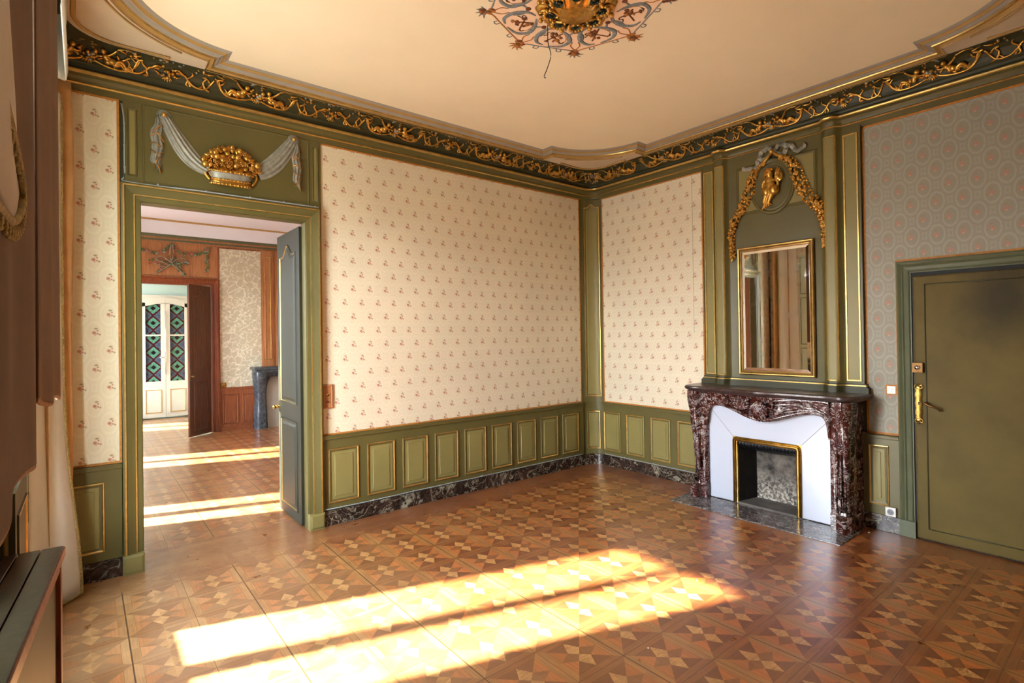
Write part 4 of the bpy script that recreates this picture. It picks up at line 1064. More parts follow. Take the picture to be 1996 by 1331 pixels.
# legs: canted consoles
def leg(sg, name):
    mb = MB(); n = 30; rows = []
    # plan of the console, from the inner edge round the canted face to the wall
    def plan(z):
        t = z/1.03
        bulgez = .030*math.sin(PI*min(1, max(0, (z-.60)/.43)))+.060*sstep(.80, 1.03, z) + .022*(1-sstep(.0, .22, z))
        neck = -.030*math.exp(-((z-.30)/.18)**2)
        b = bulgez+neck
        P_ = [(-.22, OH+.0), (-.290, OH+.0), (-.300, OH+.030), (-.296, OH+.046), (-.306-b*.5, OH+.055), (-.325-b, OH+.085), (-.318-b, OH+.10), (-.325-b, OH+.112), (-.312-b*.9, OH+.135+b*.3), (-.280-b*.4, OH+.145+b*.5), (-.262-b*.3, OH+.138+b*.5), (-.248-b*.2, OH+.155+b*.5), (-.18, OH+.150+b*.3), (-.002, OH+.150)]
        return [(x, FPc+sg*y, z) for x, y in P_]
    for i in range(n+1): rows.append(plan(.10+.935*i/n))
    mb.grid(rows, 0, True)
    # inner flank up to the arch shoulder
    lg = fb(mb, name, 'marble_red')
    mb = MB(); P_ = [(-.22, OH-.004), (-.300, OH-.004), (-.300, OH+.058), (-.372, OH+.062), (-.380, OH+.125), (-.330, OH+.160), (-.002, OH+.160)]
    r0 = [(x, FPc+sg*y, 0) for x, y in P_]; r1 = [(x, FPc+sg*y, .12) for x, y in P_]; r2 = [(x*.97, FPc+sg*(OH+(y-OH)*.95), .135) for x, y in P_]
    mb.grid([r0, r1, r2], 0, False); mb.add(r2, [tuple(range(len(r2)))], 0); mb.build('plinth', 'marble_red', lg, bevel=.004)
    # carved shell and drops on the console
    mb = MB(); c = Vector((-.335, FPc+sg*(OH+.098), 0)); dn = Vector((-.8, sg*.6, 0)); tn = Vector((sg*.6*-1, -.8, 0)).normalized()
    G = lambda s, z, h: c+tn*s+dn*h+Vector((0, 0, z))
    for k in range(7):
        a = -PI/2+(k-3)*.34
        mb.tube(spline([G(0, .99, .035), G(.03*math.cos(a), .97+.05*math.sin(a), .045), G(.05*math.cos(a), .96+.10*math.sin(a), .012)], 4), lambda t: .008+.006*math.sin(PI*t), 7)
    for k in range(5): mb.ell(G(0, .84-.034*k, .012), (.014-.0015*k, .014-.0015*k, .018), 0, 8, 6)
    for s in (-.030, 0, .030): mb.tube([G(s, .62, -.012), G(s, .50, -.022), G(s, .30, -.026), G(s, .16, -.010)], .011, 8)
    mb.build('console_carving', 'marble_red', lg)
    # spandrel between leg and lintel under the shelf
    mb = MB(); mb.box((-.27, FPc+sg*(OH-.01), .88), (-.01, FPc+sg*(OH+.13), 1.03)); fb(mb, 'spandrel_block', 'marble_red')
leg(1, 'leg'); leg(-1, 'leg')
# white sheet surround with mitred joints
SX = -.238; MO = (.305, .628)                      # opening half width, top
mb = MB(); n = 40
def sheet(side):
    mb = MB()
    if side == 'top':
        lo = []; hi = []
        for i in range(n+1):
            q = -1+2*i/n; hi.append((SX, FPc+q*(OH+.01), open_z(q*.999)+.012)); lo.append((SX, FPc+q*MO[0], MO[1]))
        mb.grid([lo, hi], 0, False)
        mb.grid([[(p[0]+.006, p[1], p[2]) for p in lo], [(p[0]+.006, p[1], p[2]) for p in hi]], 0, False)
    else:
        sg = side
        mb.add([(SX-.0006, FPc+sg*MO[0], .015), (SX-.0006, FPc+sg*(OH+.02), .015), (SX-.0006, FPc+sg*(OH+.02), open_z(.9999)+.012), (SX-.0006, FPc+sg*OH*.9985, open_z(.999)+.012), (SX-.0006, FPc+sg*MO[0], MO[1])], [(0, 1, 2, 3, 4)])
    fb(mb, 'white_surround', 'white_panel')
sheet('top'); sheet(1); sheet(-1)
for sg in (1, -1): mb = MB(); mb.tube([(SX-.0012, FPc+sg*(MO[0]+.004), MO[1]+.004), (SX-.0012, FPc+sg*OH*.96, .865)], .0013, 4); fb(mb, 'mitre_joint', 'ash')
# brass frame with rounded upper corners
mb = MB(); pth = [(-MO[0], .015)]
R = .045
for i in range(7): a = PI-(PI/2)*i/6; pth.append((-MO[0]+R+R*math.cos(a), MO[1]-R+R*math.sin(a)))
for i in range(7): a = PI/2-(PI/2)*i/6; pth.append((MO[0]-R+R*math.cos(a), MO[1]-R+R*math.sin(a)))
pth.append((MO[0], .015))
FS = lambda s, t, h: (SX-h, FPc+s, t)
mb.sweep(FS, [(s, t) for s, t in pth], [(0, 0, 0), (-.0, .010, 0), (.008, .016, 0), (.014, .010, 0), (.022, .018, 0), (.030, .018, 0), (.036, .008, 0), (.044, .006, 0), (.048, -.012, 0)])
fb(mb, 'brass_frame', 'brass')
# corner fillets of the sheet behind the rounded brass corners
for sg in (1, -1):
    mb = MB()
    pts = [(SX-.001, FPc+sg*(MO[0]+.002), MO[1]+.002)]+[(SX-.001, FPc+sg*(MO[0]-R+R*math.sin(a*PI/12)), MO[1]-R+R*math.cos(a*PI/12)) for a in range(7)]
    mb.add(pts, [tuple(range(len(pts)))])
    fb(mb, 'corner_fillet', 'gilt')
# firebox
bw = .262; bx_ = .30
mb = MB()
def quad(a, b, c, d, m=0): mb.add([a, b, c, d], [(0, 1, 2, 3)], m)
xf = SX+.012; hw = MO[0]-.046
quad((xf, FPc-hw, .02), (xf, FPc-hw, .58), (.02, FPc-hw+.05, .58), (.02, FPc-hw+.05, .02)); quad((xf, FPc+hw, .02), (xf, FPc+hw, .58), (.02, FPc+hw-.05, .58), (.02, FPc+hw-.05, .02))
quad((xf, FPc-hw, .58), (xf, FPc+hw, .58), (.02, FPc+hw-.05, .58), (.02, FPc-hw+.05, .58))
fb(mb, 'firebox_sides', 'soot_dark')
mb = MB(); mb.box((.02, FPc-hw+.03, .0), (.06, FPc+hw-.03, .60)); fb(mb, 'fireback', 'soot')
mb = MB(); mb.box((xf-.02, FPc-hw, .002), (.02, FPc+hw, .024)); fb(mb, 'firebox_floor', 'ash')
# cast-iron fluted hood
mb = MB(); rows = []
for k in range(9):
    t = k/8; row = []
    for j in range(121):
        q = -1+2*j/120; rip = .006*math.sin(q*PI*17)*math.sin(PI*t)
        row.append((xf+.005+.075*t-.030*math.sin(PI*t)-rip, FPc+q*(hw-.001), .585-.075*t+.012*math.cos(q*PI*.5)*(-1)*t))
    rows.append(row)
mb.grid(rows, 0, True); fb(mb, 'iron_hood', 'iron')
# hearth slab
mb = MB(); mb.add([(-.655, -2.99, .0), (-.640, -1.50, .0), (-.24, -1.50, .0), (-.24, -2.99, .0)], [(3, 2, 1, 0)]); 
mb = MB(); mb.box((-.62, -2.985, .0005), (-.20, -1.515, .008)); fb(mb, 'hearth_slab', 'marble_hearth', bevel=.002)

# ------------------------------------------------------------------ olive door on the right wall
e = ST(empty('trim_11', 'x', 'door frame'), 'grey-green moulded casing around the olive cloth door', 'door frame')
CB = [(0, 0, 0), (0, .030, 0), (.012, .036, 0), (.022, .030, 0), (.030, .024, 0), (.040, .030, 0), (.048, .022, 0), (.070, .018, 0), (.078, .022, 0), (.086, .014, 0), (.092, .014, 0), (.094, 0, 0)]
mb = MB(); mb.sweep(FB, list(reversed([(-3.205, .12), (-3.205, 2.128), (-4.255, 2.128), (-4.255, .12)])), [(o_, h, m) for o_, h, m in CB])
mb.build('casing', ['green_grey'], e)
mb = MB()
for a, b in ((-3.305, -3.200), (-4.26, -4.155)): mb.fbox(FB, (a, 0, .0), (b, .125, .040))
mb.build('plinth_block', 'green_grey', e, bevel=.003)
mb = MB(); mb.fbox(FB, (-4.165, 0, .0005), (-3.295, 2.035, .004)); mb.build('rebate', 'black', e)
e = ST(empty('door_2', 'x', 'door', loc=(0, -3.73, 0)), 'olive cloth-covered door with a dark stain, at the right edge', 'door')
mb = MB(); mb.fbox(FB, (-4.150, .012, .004), (-3.312, 2.005, .030)); pb(mb, 'leaf', 'baize', e, bevel=.006)
mb = MB(); s0, s1, t0, t1 = -4.075, -3.385, .095, 1.94
for a, b in (((s0, t0), (s1, t0)), ((s1, t0), (s1, t1)), ((s1, t1), (s0, t1)), ((s0, t1), (s0, t0))):
    mb.tube([FB(a[0], a[1], .0305), FB(b[0], b[1], .0305)], .005, 6)
pb(mb, 'nail_line', 'green_dark', e)
mb = MB(); 
def nails(s0, s1, t0, t1, step):
    L = []
    n = int((s1-s0)/step); k = int((t1-t0)/step)
    for i in range(n+1): L += [(s0+(s1-s0)*i/n, t0), (s0+(s1-s0)*i/n, t1)]
    for i in range(1, k): L += [(s0, t0+(t1-t0)*i/k), (s1, t0+(t1-t0)*i/k)]
    return L
for s_, t_ in nails(s0, s1, t0, t1, .018)+nails(-4.142, -3.320, .02, 1.997, .018): mb.ell(FB(s_, t_, .0325), .0032, 0, 6, 4)
tag(pb(mb, 'nail_heads', 'bronze', e), kind='stuff')
mb = MB(); # escutcheon outline with curled ends
out = []
for i in range(41):
    t = i/40*2-1; w = .0225+.0025*math.cos(t*14)
    if abs(t) > .80: w *= max(.12, 1-((abs(t)-.80)/.20)**1.5)
    out.append((w, t*.140))
rowL = [FB(-3.338-w, 1.035+z, .033) for w, z in out]; rowR = [FB(-3.338+w, 1.035+z, .033) for w, z in out]; rowM = [FB(-3.338, 1.035+z, .038) for w, z in out]
mb.grid([rowL, rowM, rowR], 0, True); mb.grid([[(-.030, p[1], p[2]) for p in rowL], rowL], 0, False); mb.grid([[(-.030, p[1], p[2]) for p in rowR], rowR], 0, False)
for sg in (-1, 1):
    for sx_ in (-1, 1):
        mb.tube(spline([FB(-3.338+sx_*.004, 1.035+sg*.112, .036), FB(-3.338+sx_*.024, 1.035+sg*.124, .038), FB(-3.338+sx_*.020, 1.035+sg*.142, .038), FB(-3.338+sx_*.006, 1.035+sg*.135, .036)], 5), .0035, 6)
    leaf(mb, FB, -3.338, 1.035+sg*.125, sg*PI/2, .032, .006, .034)
ks = pb(mb, 'escutcheon', 'brass', e)
mb = MB(); mb.tube([FB(-3.338, 1.045, .034), FB(-3.338, 1.045, .0395)], .0045, 10); mb.box((-.0395, -3.3405, 1.026), (-.034, -3.3355, 1.045))
o = mb.build('keyhole', 'black', ks)
mb = MB(); mb.tube([FB(-3.385, 1.040, .030), FB(-3.385, 1.040, .060)], .009, 10)
mb.ell(FB(-3.385, 1.042, .062), .013); mb.tube(spline([FB(-3.385, 1.042, .064), FB(-3.405, 1.030, .070), FB(-3.435, 1.022, .070), FB(-3.462, 1.008, .064), FB(-3.470, .992, .058)], 6), lambda t: .0095-.003*t, 8)
pb(mb, 'door_handle', 'bronze', e)
mb = MB(); mb.fbox(FB, (-3.372, 1.272, .030), (-3.304, 1.348, .060)); lk = pb(mb, 'lock_box', 'bronze', e, bevel=.003)
mb = MB(); mb.tube([FB(-3.338, 1.312, .058), FB(-3.338, 1.312, .072)], .016, 16); mb.build('lock_cylinder', 'steel', lk)
# switch and socket
e = empty('light_switch', 'small white square switch with ochre edging left of the olive door', 'switch', loc=(-.005, -3.155, 1.125))
mb = MB(); mb.fbox(FB, (-3.196, 1.085, .004), (-3.116, 1.165, .008)); pb(mb, 'ochre_edge', 'orange_border', e)
mb = MB(); mb.fbox(FB, (-3.186, 1.095, .006), (-3.128, 1.155, .016)); pb(mb, 'plate', 'white_plastic', e, bevel=.003)
mb = MB(); mb.fbox(FB, (-3.162, 1.113, .016), (-3.152, 1.137, .022)); pb(mb, 'toggle', 'steel', e, bevel=.002)
e = empty('power_socket', 'white wall socket low on the panelling beside the olive door', 'socket', loc=(-.03, -3.145, .165))
mb = MB(); mb.fbox(FB, (-3.180, .130, .028), (-3.108, .202, .044)); pb(mb, 'plate', 'white_plastic', e, bevel=.006)
mb = MB(); mb.tube([FB(-3.144, .166, .043), FB(-3.144, .166, .0455)], .023, 20); pb(mb, 'socket_well', 'cable', e)
mb = MB()
for a in (-.009, .009): mb.tube([FB(-3.144+a, .166, .044), FB(-3.144+a, .166, .0465)], .003, 8)
pb(mb, 'pin_holes', 'black', e)
# chips of plaster lying on the floor
for i, (x, y, r) in enumerate(((-.16, -3.03, .008), (-1.9, -2.6, .005), (-2.75, -2.85, .006), (-1.35, -3.25, .005), (-1.0, -2.9, .004))):
    mb = MB(); mb.ell((x, y, r*.5), (r, r*.8, r*.6), 0, 6, 4)
    tag(mb.build('plaster_chip', 'white_plastic'), ['white plaster crumb on the floor by the skirting next to the fireplace', 'tiny white crumb on the parquet in front of the fireplace', 'white crumb at the edge of the sunlit parquet', 'tiny white crumb on the dark parquet before the olive door', 'tiny white speck between the hearth and the olive door'][i], 'crumb', 'plaster crumbs on the floor')

# ------------------------------------------------------------------ ceiling medallion
MC = (-2.625, -2.300)
med = empty('ceiling_medallion', 'painted scroll medallion around a gilded ceiling rose, at the top edge', 'ceiling rose', loc=(MC[0], MC[1], ZC))
def FM_(s, t, h=.0): return (MC[0]+s*.97, MC[1]+t*.97, ZC+.002-h*.8)
def pol(r, a): return (r*math.cos(a), r*math.sin(a))
def mstroke(mb, pts, r, m, k=6, close=False):
    rf = (lambda t: r(t)*.9) if callable(r) else r
    mb.tube(spline([FM_(p[0], p[1], .002) for p in pts], k), rf, 6, m, .35, (0, 0, 1))
mb = MB(); rr_ = []
n = 96
def orad(a):                                      # outline radius of the painted ground
    k = abs(math.cos(a*4)); return .50+.055*k**3
mb.grid([[FM_(*pol(orad(2*PI*j/n), 2*PI*j/n), .0012) for j in range(n)], [FM_(*pol(.10, 2*PI*j/n), .0012) for j in range(n)]], 0, False, True)
pb(mb, 'painted_ground', 'paint_pink', med)
class Sub:
    def __init__(s, mb, m): s.mb, s.m = mb, m
    def tube(s, pts, r, n=8, m=0, flat=1.0, up=None): s.mb.tube(pts, r, n, s.m, flat, up)
    def ell(s, c, r, m=0, *a): s.mb.ell(c, r, s.m, *a)
for k in range(8):
    om = MB(); g_, o_, b_, d_ = Sub(om, 0), Sub(om, 1), Sub(om, 2), Sub(om, 3)
    a = k*PI/4; diag = k % 2
    T = lambda r, da: pol(r, a+da)
    # outline between tips
    mstroke(o_ if not diag else g_, [T(.565, 0), T(.53, .08), T(.515, .20), T(.505, .39)], lambda t: .006, 0)
    mstroke(g_ if not diag else o_, [T(.565, 0), T(.53, -.08), T(.515, -.20), T(.505, -.39)], lambda t: .006, 0)
    # C-scrolls around the trophies at a+22.5 degrees
    c = a+PI/8
    U = lambda r, da: pol(r, c+da)
    mstroke(g_, [U(.28, -.02), U(.33, -.22), U(.41, -.30), U(.475, -.18), U(.49, .02)], lambda t: .006+.011*math.sin(PI*t), 0)
    mstroke(g_, [U(.27, .10), U(.31, .28), U(.40, .31), U(.47, .22), U(.485, .10)], lambda t: .005+.012*math.sin(PI*t), 0)
    mstroke(o_, [U(.30, -.10), U(.35, -.20), U(.41, -.22), U(.45, -.12)], lambda t: .003, 0)
    # trophy: crossed instruments and ribbons
    rr = random.Random(k)
    for q in range(9): 
        x, y = U(.38+rr.uniform(-.05, .05), rr.uniform(-.13, .13)); (b_ if q % 3 else o_).ell(FM_(x, y, .003), (rr.uniform(.010, .024), rr.uniform(.008, .018), .003), 0, 8, 5, Matrix.Rotation(rr.uniform(0, 3), 3, 'Z'))
    mstroke(b_, [U(.32, -.12), U(.44, .12)], .006, 0); mstroke(b_, [U(.33, .14), U(.43, -.12)], .006, 0)
    mstroke(d_, [U(.33, .16), U(.345, .20), U(.36, .16), U(.38, .22)], lambda t: .005, 0)
    mstroke(d_, [U(.43, -.12), U(.44, -.17), U(.42, -.20)], lambda t: .006, 0)
    # shells and flower tips
    mstroke(g_, [T(.30, 0), T(.34, -.13), T(.40, -.12), T(.43, -.05)], lambda t: .005+.006*math.sin(PI*t), 0)
    mstroke(g_, [T(.30, 0), T(.34, .13), T(.40, .12), T(.43, .05)], lambda t: .005+.006*math.sin(PI*t), 0)
    mstroke(o_, [T(.43, .05), T(.47, .07), T(.51, .03), T(.54, .0)], lambda t: .005, 0); mstroke(o_, [T(.43, -.05), T(.47, -.07), T(.51, -.03), T(.54, .0)], lambda t: .005, 0)
    x, y = T(.30, 0); b_.ell(FM_(x, y, .003), (.018, .018, .003), 0)
    for q in range(12):
        x, y = T(.56+.04*rr.uniform(-1, 1), rr.uniform(-.06, .06)); (b_ if q % 2 else o_).ell(FM_(x, y, .004), (rr.uniform(.014, .024), rr.uniform(.010, .017), .003), 0, 8, 5)
    for q in (-.8, -.4, 0, .4, .8):
        p0 = Vector(T(.575, 0)); dr = Vector((math.cos(a+q*1.6), math.sin(a+q*1.6))); p1 = p0+dr*.065
        (g_ if diag else o_).tube(spline([FM_(p0.x, p0.y, .002), FM_(p0.x+dr.x*.03-dr.y*.006, p0.y+dr.y*.03+dr.x*.006, .002), FM_(p1.x, p1.y, .002)], 4), lambda t: .011*(1-t)+.002, 6, 0, .3)
    # side curls outside the outline
    for sg in (-1, 1):
        mstroke(g_, [T(.52, sg*.26), T(.545, sg*.25), T(.545, sg*.20), T(.525, sg*.20)], lambda t: .005, 0)
    tag(pb(om, 'painted_scroll_field', ['paint_grey', 'paint_ochre', 'paint_brown', 'paint_dark'], med))
# gilded rose
rose = MB(); rows = []
n = 96
for r, h in ((.235, .004), (.225, .028), (.20, .036), (.185, .030), (.14, .050), (.11, .075), (.06, .082), (0.001, .10)):
    rows.append([FM_(*pol(r*(1+.10*math.cos(8*2*PI*j/n)*(1 if r > .1 else 0)), 2*PI*j/n), h) for j in range(n)])
rose.grid(rows, 0, True, True)
for k in range(8):
    a = k*PI/4
    for sg in (-1, 1):
        rose.tube(spline([FM_(*pol(.235, a), .035), FM_(*pol(.205, a+sg*.14), .045), FM_(*pol(.155, a+sg*.20), .055), FM_(*pol(.11, a+sg*.10), .075)], 6), .009, 8)
        rose.tube(spline([FM_(*pol(.15, a+sg*.25), .05), FM_(*pol(.19, a+sg*.38), .045), FM_(*pol(.225, a+sg*.30), .035)], 6), .008, 8)
    for q in range(7):
        b = PI*(q/6)-PI/2; x, y = pol(.160, a); ca, sa = math.cos(a), math.sin(a)
        u_, v_ = .040*math.cos(b), .045*math.sin(b); rose.ell(FM_(x+ca*u_-sa*v_, y+sa*u_+ca*v_, .060), .013, 0, 8, 6)
    rose.tube([FM_(*pol(.215+.018*math.cos(t*PI/6), a+.06*math.sin(t*PI/6)), .050) for t in range(13)], .006, 6)
    rose.ell(FM_(*pol(.245, a+PI/8), .03), .016, 0, 8, 6)
pb(rose, 'gilded_rose', 'gilt_relief', med)
mb = MB()
for k in range(8):
    a = k*PI/4; mb.ell(FM_(*pol(.150, a), .058), (.034, .034, .020), 0, 14, 8); mb.ell(FM_(*pol(.175, a+PI/8), .042), (.026, .026, .012), 0, 12, 8)
pb(mb, 'dark_cabochons', 'glass_dark', med)
mb = MB(); wx, wy = -2.60, -2.02
mb.tube(spline([(wx-.06, wy-.06, ZC), (wx-.03, wy-.03, 3.565), (wx, wy, 3.50), (wx+.012, wy-.012, 3.42), (wx-.004, wy+.004, 3.34), (wx-.02, wy+.02, 3.285), (wx-.012, wy+.012, 3.272)], 6), .0028, 6)
tag(mb.build('hanging_wire', 'black'), 'thin dark bent wire hanging from the painted ceiling medallion', 'wire')

# ------------------------------------------------------------------ curtains on the window wall
def sheetm(name, mat, xf, y0, y1, z0, z1, n=60, m=14, parent=None, thick=.004, smooth=True):
    mb = MB(); rows = []
    for i in range(m+1):
        tz = i/m; row = []
        for j in range(n+1):
            ty = j/n; y = y0(tz)+(y1(tz)-y0(tz))*ty if callable(y0) else y0+(y1-y0)*ty
            zt = z1(ty) if callable(z1) else z1; zb = z0(ty) if callable(z0) else z0
            z = zb+(zt-zb)*tz; row.append((xf(y, z, ty, tz), y, z))
        rows.append(row)
    mb.grid(rows, 0, True)
    o = mb.build(name, mat, parent); s = o.modifiers.new('s', 'SOLIDIFY'); s.thickness = thick; return o
# far curtain: cream face towards the window, brown outside, gold braid down its leading edge
cur = empty('curtain', 'long cream floor-length curtain with gold braid edge near the back wall', 'curtain', loc=(-5.1, -.3, 0))
def edge(z):                                      # x of the leading edge at height z
    return -5.066+.020*sstep(3.1, 2.0, z)*0+ .080*(1-sstep(.0, 1.5, z))**1.6+.004*math.sin(z*2.1)
mb = MB(); rows = []
for i in range(41):
    z = .035+(3.13-.035)*i/40; row = []
    for j in range(21):
        t = j/20; x = edge(z)+(-5.215-edge(z))*t; y = -.235-.30*t-.030*math.sin(t*9+.4*z)*(.4+t); row.append((x, y, z))
    rows.append(row)
mb.grid(rows, 0, True); o = drape_o = pb(mb, 'cream_drape', 'curtain_cream', cur); s = o.modifiers.new('s', 'SOLIDIFY'); s.thickness = .004
mb = MB(); mb.tube([(edge(z), -.235, z) for z in [.03+.05*i for i in range(62)]], .010, 8)
for i in range(154): z = .035+.02*i; mb.ell((edge(z)+.004*math.sin(i*2.4), -.239, z), .0085, 0, 6, 4)
mb.tube([(edge(.03)+(-5.215-edge(.03))*t/8, -.235-.30*t/8, .03) for t in range(9)], .008, 6)
mb.build('braid_edge', 'braid', drape_o)
mb = MB(); rows = []
for i in range(31):
    z = .40+(3.25-.40)*i/30; row = []
    for j in range(49):
        t = j/48
        if t < .25: q = t/.25; x = -5.235+(.222+.006*math.sin(z*3)-.03*sstep(1.2, .4, z))*q; y = -.150
        else: q = (t-.25)/.75; x = -5.135+(.115+.010*math.sin(z*3)-.03*sstep(1.2, .4, z))*(1-sstep(0, .2, q))-.02*q+.024*math.sin(q*14); y = -.155-.24*q
        row.append((x, y, z))
    rows.append(row)
mb.grid(rows, 0, True); o = pb(mb, 'brown_lining', 'curtain_orange', cur); s = o.modifiers.new('s', 'SOLIDIFY'); s.thickness = .004
mb = MB()
rows = []
for i in range(9):
    z = 3.155+i*.052; rows.append([(-5.225+(.185+.012*math.sin(i*.9))*j/10, -.43+.012*math.sin(j*2.1+i*.3), z) for j in range(11)])
mb.grid(rows, 0, True); rows = [[(-5.04+.008*math.sin(i), -.43-.9*j/20, 3.155+i*.052) for j in range(21)] for i in range(9)]
mb.grid(rows, 0, True); o = mb.build('pelmet', 'curtain_cream'); s = o.modifiers.new('s', 'SOLIDIFY'); s.thickness = .006
tag(o, 'pleated cream pelmet cloth over the window at the upper left', 'pelmet')
# near curtain: brown, hanging in stepped braided tails
cur2 = empty('curtain', 'brown curtain with stepped braided tails and a cream fringed swag at the left edge', 'curtain', loc=(-5.1, -2.3, 1.4))
def nx(y): return -5.048-.008*sstep(-1.8, -3.0, y)
def tailpiece(name, y0, y1, zb0, zb1, dx, mat='curtain_brown', fold=.014, zt=3.55):
    mb = MB(); rows = []; n = 46; bot = []
    for i in range(15):
        t = i/14; row = []
        for j in range(n+1):
            q = j/n; y = y0+(y1-y0)*q; zb = zb0+(zb1-zb0)*q+.012*math.sin(q*9)
            z = zb+(zt-zb)*t; row.append((nx(y)+dx+fold*math.sin(q*14+1)*(1-.3*t), y, z))
        rows.append(row)
    mb.grid(rows, 0, True); o = pb(mb, name, mat, cur2); s = o.modifiers.new('s', 'SOLIDIFY'); s.thickness = .006
    mb = MB(); mb.tube([(p[0]-.002, p[1], p[2]-.004) for p in rows[0]], .008, 8); mb.build('braid', 'braid_brown', o)
tailpiece('brown_tail', -1.82, -2.95, 1.385, 1.47, -.0, fold=.006); tailpiece('brown_tail', -3.04, -4.15, 1.345, 1.40, .0, fold=.006)
# cream swag with looped gold fringe in front of it
sw = cur2
mb = MB(); rows = []
def swx(y, z): return -5.043+.008*sstep(2.1, 1.8, z)+.003*math.sin(y*16)
for i in range(15):
    t = i/14; row = []
    for j in range(25):
        q = j/24; y = -3.60-.60*q; zb = 1.745+.05*(1-min(1, q/.15))**2
        z = zb+(3.45-zb)*t; row.append((swx(y, z), y+.02*sstep(2.1, 1.8, z), z))
    rows.append(row)
mb.grid(rows, 0, True); o = sw_cloth = pb(mb, 'cream_swag', 'curtain_cream', sw); s = o.modifiers.new('s', 'SOLIDIFY'); s.thickness = .006
mb = MB(); line = spline([(-5.034, -4.10, 1.735), (-5.034, -3.80, 1.735), (-5.033, -3.66, 1.745), (-5.031, -3.585, 1.775), (-5.031, -3.57, 1.81), (-5.034, -3.62, 1.845), (-5.036, -3.74, 1.875)], 5)
mb.tube(line, .006, 8)
for i in range(len(line)-1):
    p = line[i]; mb.tube([p+Vector((.003, .008*math.sin(a), -.008-.014*(1-math.cos(a))*.5)) for a in [x*PI/4 for x in range(9)]], .0025, 5)
mb.build('looped_fringe', 'braid', sw_cloth)

# ------------------------------------------------------------------ dark cabinet below the near window
cab = empty('radiator_cabinet', 'dark wooden cabinet with a red-brown edge at the lower left', 'cabinet', loc=(-5.12, -2.6, 0))
ang = math.atan2(-5.086+5.020, -3.123+2.304)
import math as _m
P0 = Vector((-5.020, -2.304, 0)); dirv = Vector((-5.086+5.020, -3.123+2.304, 0)).normalized(); nrm = Vector((-dirv.y*-1, dirv.x*-1, 0))
nrm = Vector((dirv.y, -dirv.x, 0)).normalized()
if nrm.x > 0: nrm = -nrm
def FK(s, t, h):                                  # s along the front away from the corner, h out of the front
    p = P0+dirv*s-nrm*h; return (p.x, p.y, t)
Lc = 1.05; Dc = .14
mb = MB()
for a, b in ((0, .052), (.055, .105), (.108, .140)): mb.add([FK(s, z, -h) for z in (.922, .950) for s, h in ((0, a), (Lc, a), (Lc, b), (0, b))], [(0, 3, 2, 1), (4, 5, 6, 7), (0, 1, 5, 4), (1, 2, 6, 5), (2, 3, 7, 6), (3, 0, 4, 7)])
pb(mb, 'top_boards', 'dark_wood', cab, bevel=.002)
mb = MB(); mb.fbox(FK, (-.004, .918, -.004), (Lc, .946, .004)); pb(mb, 'front_edge', 'red_wood', cab, bevel=.002)
mb = MB()
mb.fbox(FK, (.004, 0, -.028), (.036, .918, -.004)); mb.fbox(FK, (Lc-.04, 0, -.028), (Lc-.004, .918, -.004)); mb.fbox(FK, (.004, .88, -.026), (Lc-.01, .918, -.006)); mb.fbox(FK, (.004, 0, -.026), (Lc-.01, .08, -.006))
mb.fbox(FK, (.0, .0, -.14), (.016, .918, -.028)); pb(mb, 'frame', 'red_wood', cab, bevel=.002)
mb = MB(); mb.fbox(FK, (.036, .08, -.024), (Lc-.04, .88, -.016)); pb(mb, 'front_panel', 'green_dark', cab)

# panelled base of the pier between the windows
mb = MB(); mb.box((X0+.001, -2.27, 0), (-5.135, -1.84, 1.13))
mb.panel(lambda s, t, h: (s, -2.27-h, t), X0+.02, -5.15, .12, 1.05, [(0, 0, 0), (.002, .006, 1), (.008, .006, 1), (.012, .001, 0)], n=1)
mb.panel(lambda s, t, h: (-5.135+h, s, t), -2.22, -1.89, .12, 1.05, [(0, 0, 0), (.002, .006, 1), (.008, .006, 1), (.012, .001, 0)], n=1)
ST(mb.build('trim_17', ['green_dark', 'gilt']), 'dark olive panelled base between the windows, behind the brown curtain', 'panelling')
# dado of the window wall (dark, hardly lit)
mb = MB()
for a, b in ((-.02, -.70), (-1.80, -2.92)):
    mb.box((X0+.001, b, .02), (X0+.02, a, PZ0)); mb.box((X0+.001, b, PZ0-.03), (X0+.035, a, PZ0))
for a, b in WINS: mb.box((X0+.001, b, .02), (X0+.02, a, WZ0))
for a, b in ((-.12, -.60), (-1.90, -2.80)): mb.panel(lambda s, t, h: (X0+.02+h, s, t), b, a, .18, .65, [(0, 0, 0), (.004, .01, 1), (.012, .01, 1), (.02, .002, 0), (.03, .002, 0)], n=1)
ST(mb.build('trim_12', ['green', 'gilt']), 'dark olive dado of the window wall behind the curtains', 'panelling')
mb = MB()
for a, b in ((-.02, -.70), (-1.80, -2.92), (-4.02, -4.60)): mb.box((X0+.001, b, PZ0), (X0+.006, a, 3.262))
mb.build('wallpaper', 'paper_b', wall_left)

# ------------------------------------------------------------------ the room beyond
SY = 5.85; SZ = 3.52; FAR = 8.42
mb = MB(); mb.box((X0-.1, .08, SZ), (.3, SY+.1, SZ+.1)); ST(mb.build('ceiling_salon', 'plaster_white'), 'white ceiling of the room beyond the doorway', 'ceiling')
mb = window_wall(.0, 10.1, SALWINS+FARWINS, SZ+.3); ST(mb.build('wall_salon_left', 'salon_wood'), 'window wall of the rooms beyond', 'wall')
mb = MB(); mb.box((0, .08, 0), (.12, SY, SZ+.1)); ST(mb.build('wall_salon_right', 'salon_paper'), 'right-hand wall of the room beyond', 'wall')
mb = MB(); mb.box((X0, .0801, 0), (DX0, .10, SZ)); mb.box((DX1+.03, .0801, 0), (0, .10, SZ)); mb.box((DX0, .0801, DZ), (DX1, .10, SZ)); ST(mb.build('wall_salon_near', 'salon_paper'), 'inner face of the doorway wall seen from the room beyond', 'wall')
QX0, QX1, QZ = -4.42, -3.235, 2.535
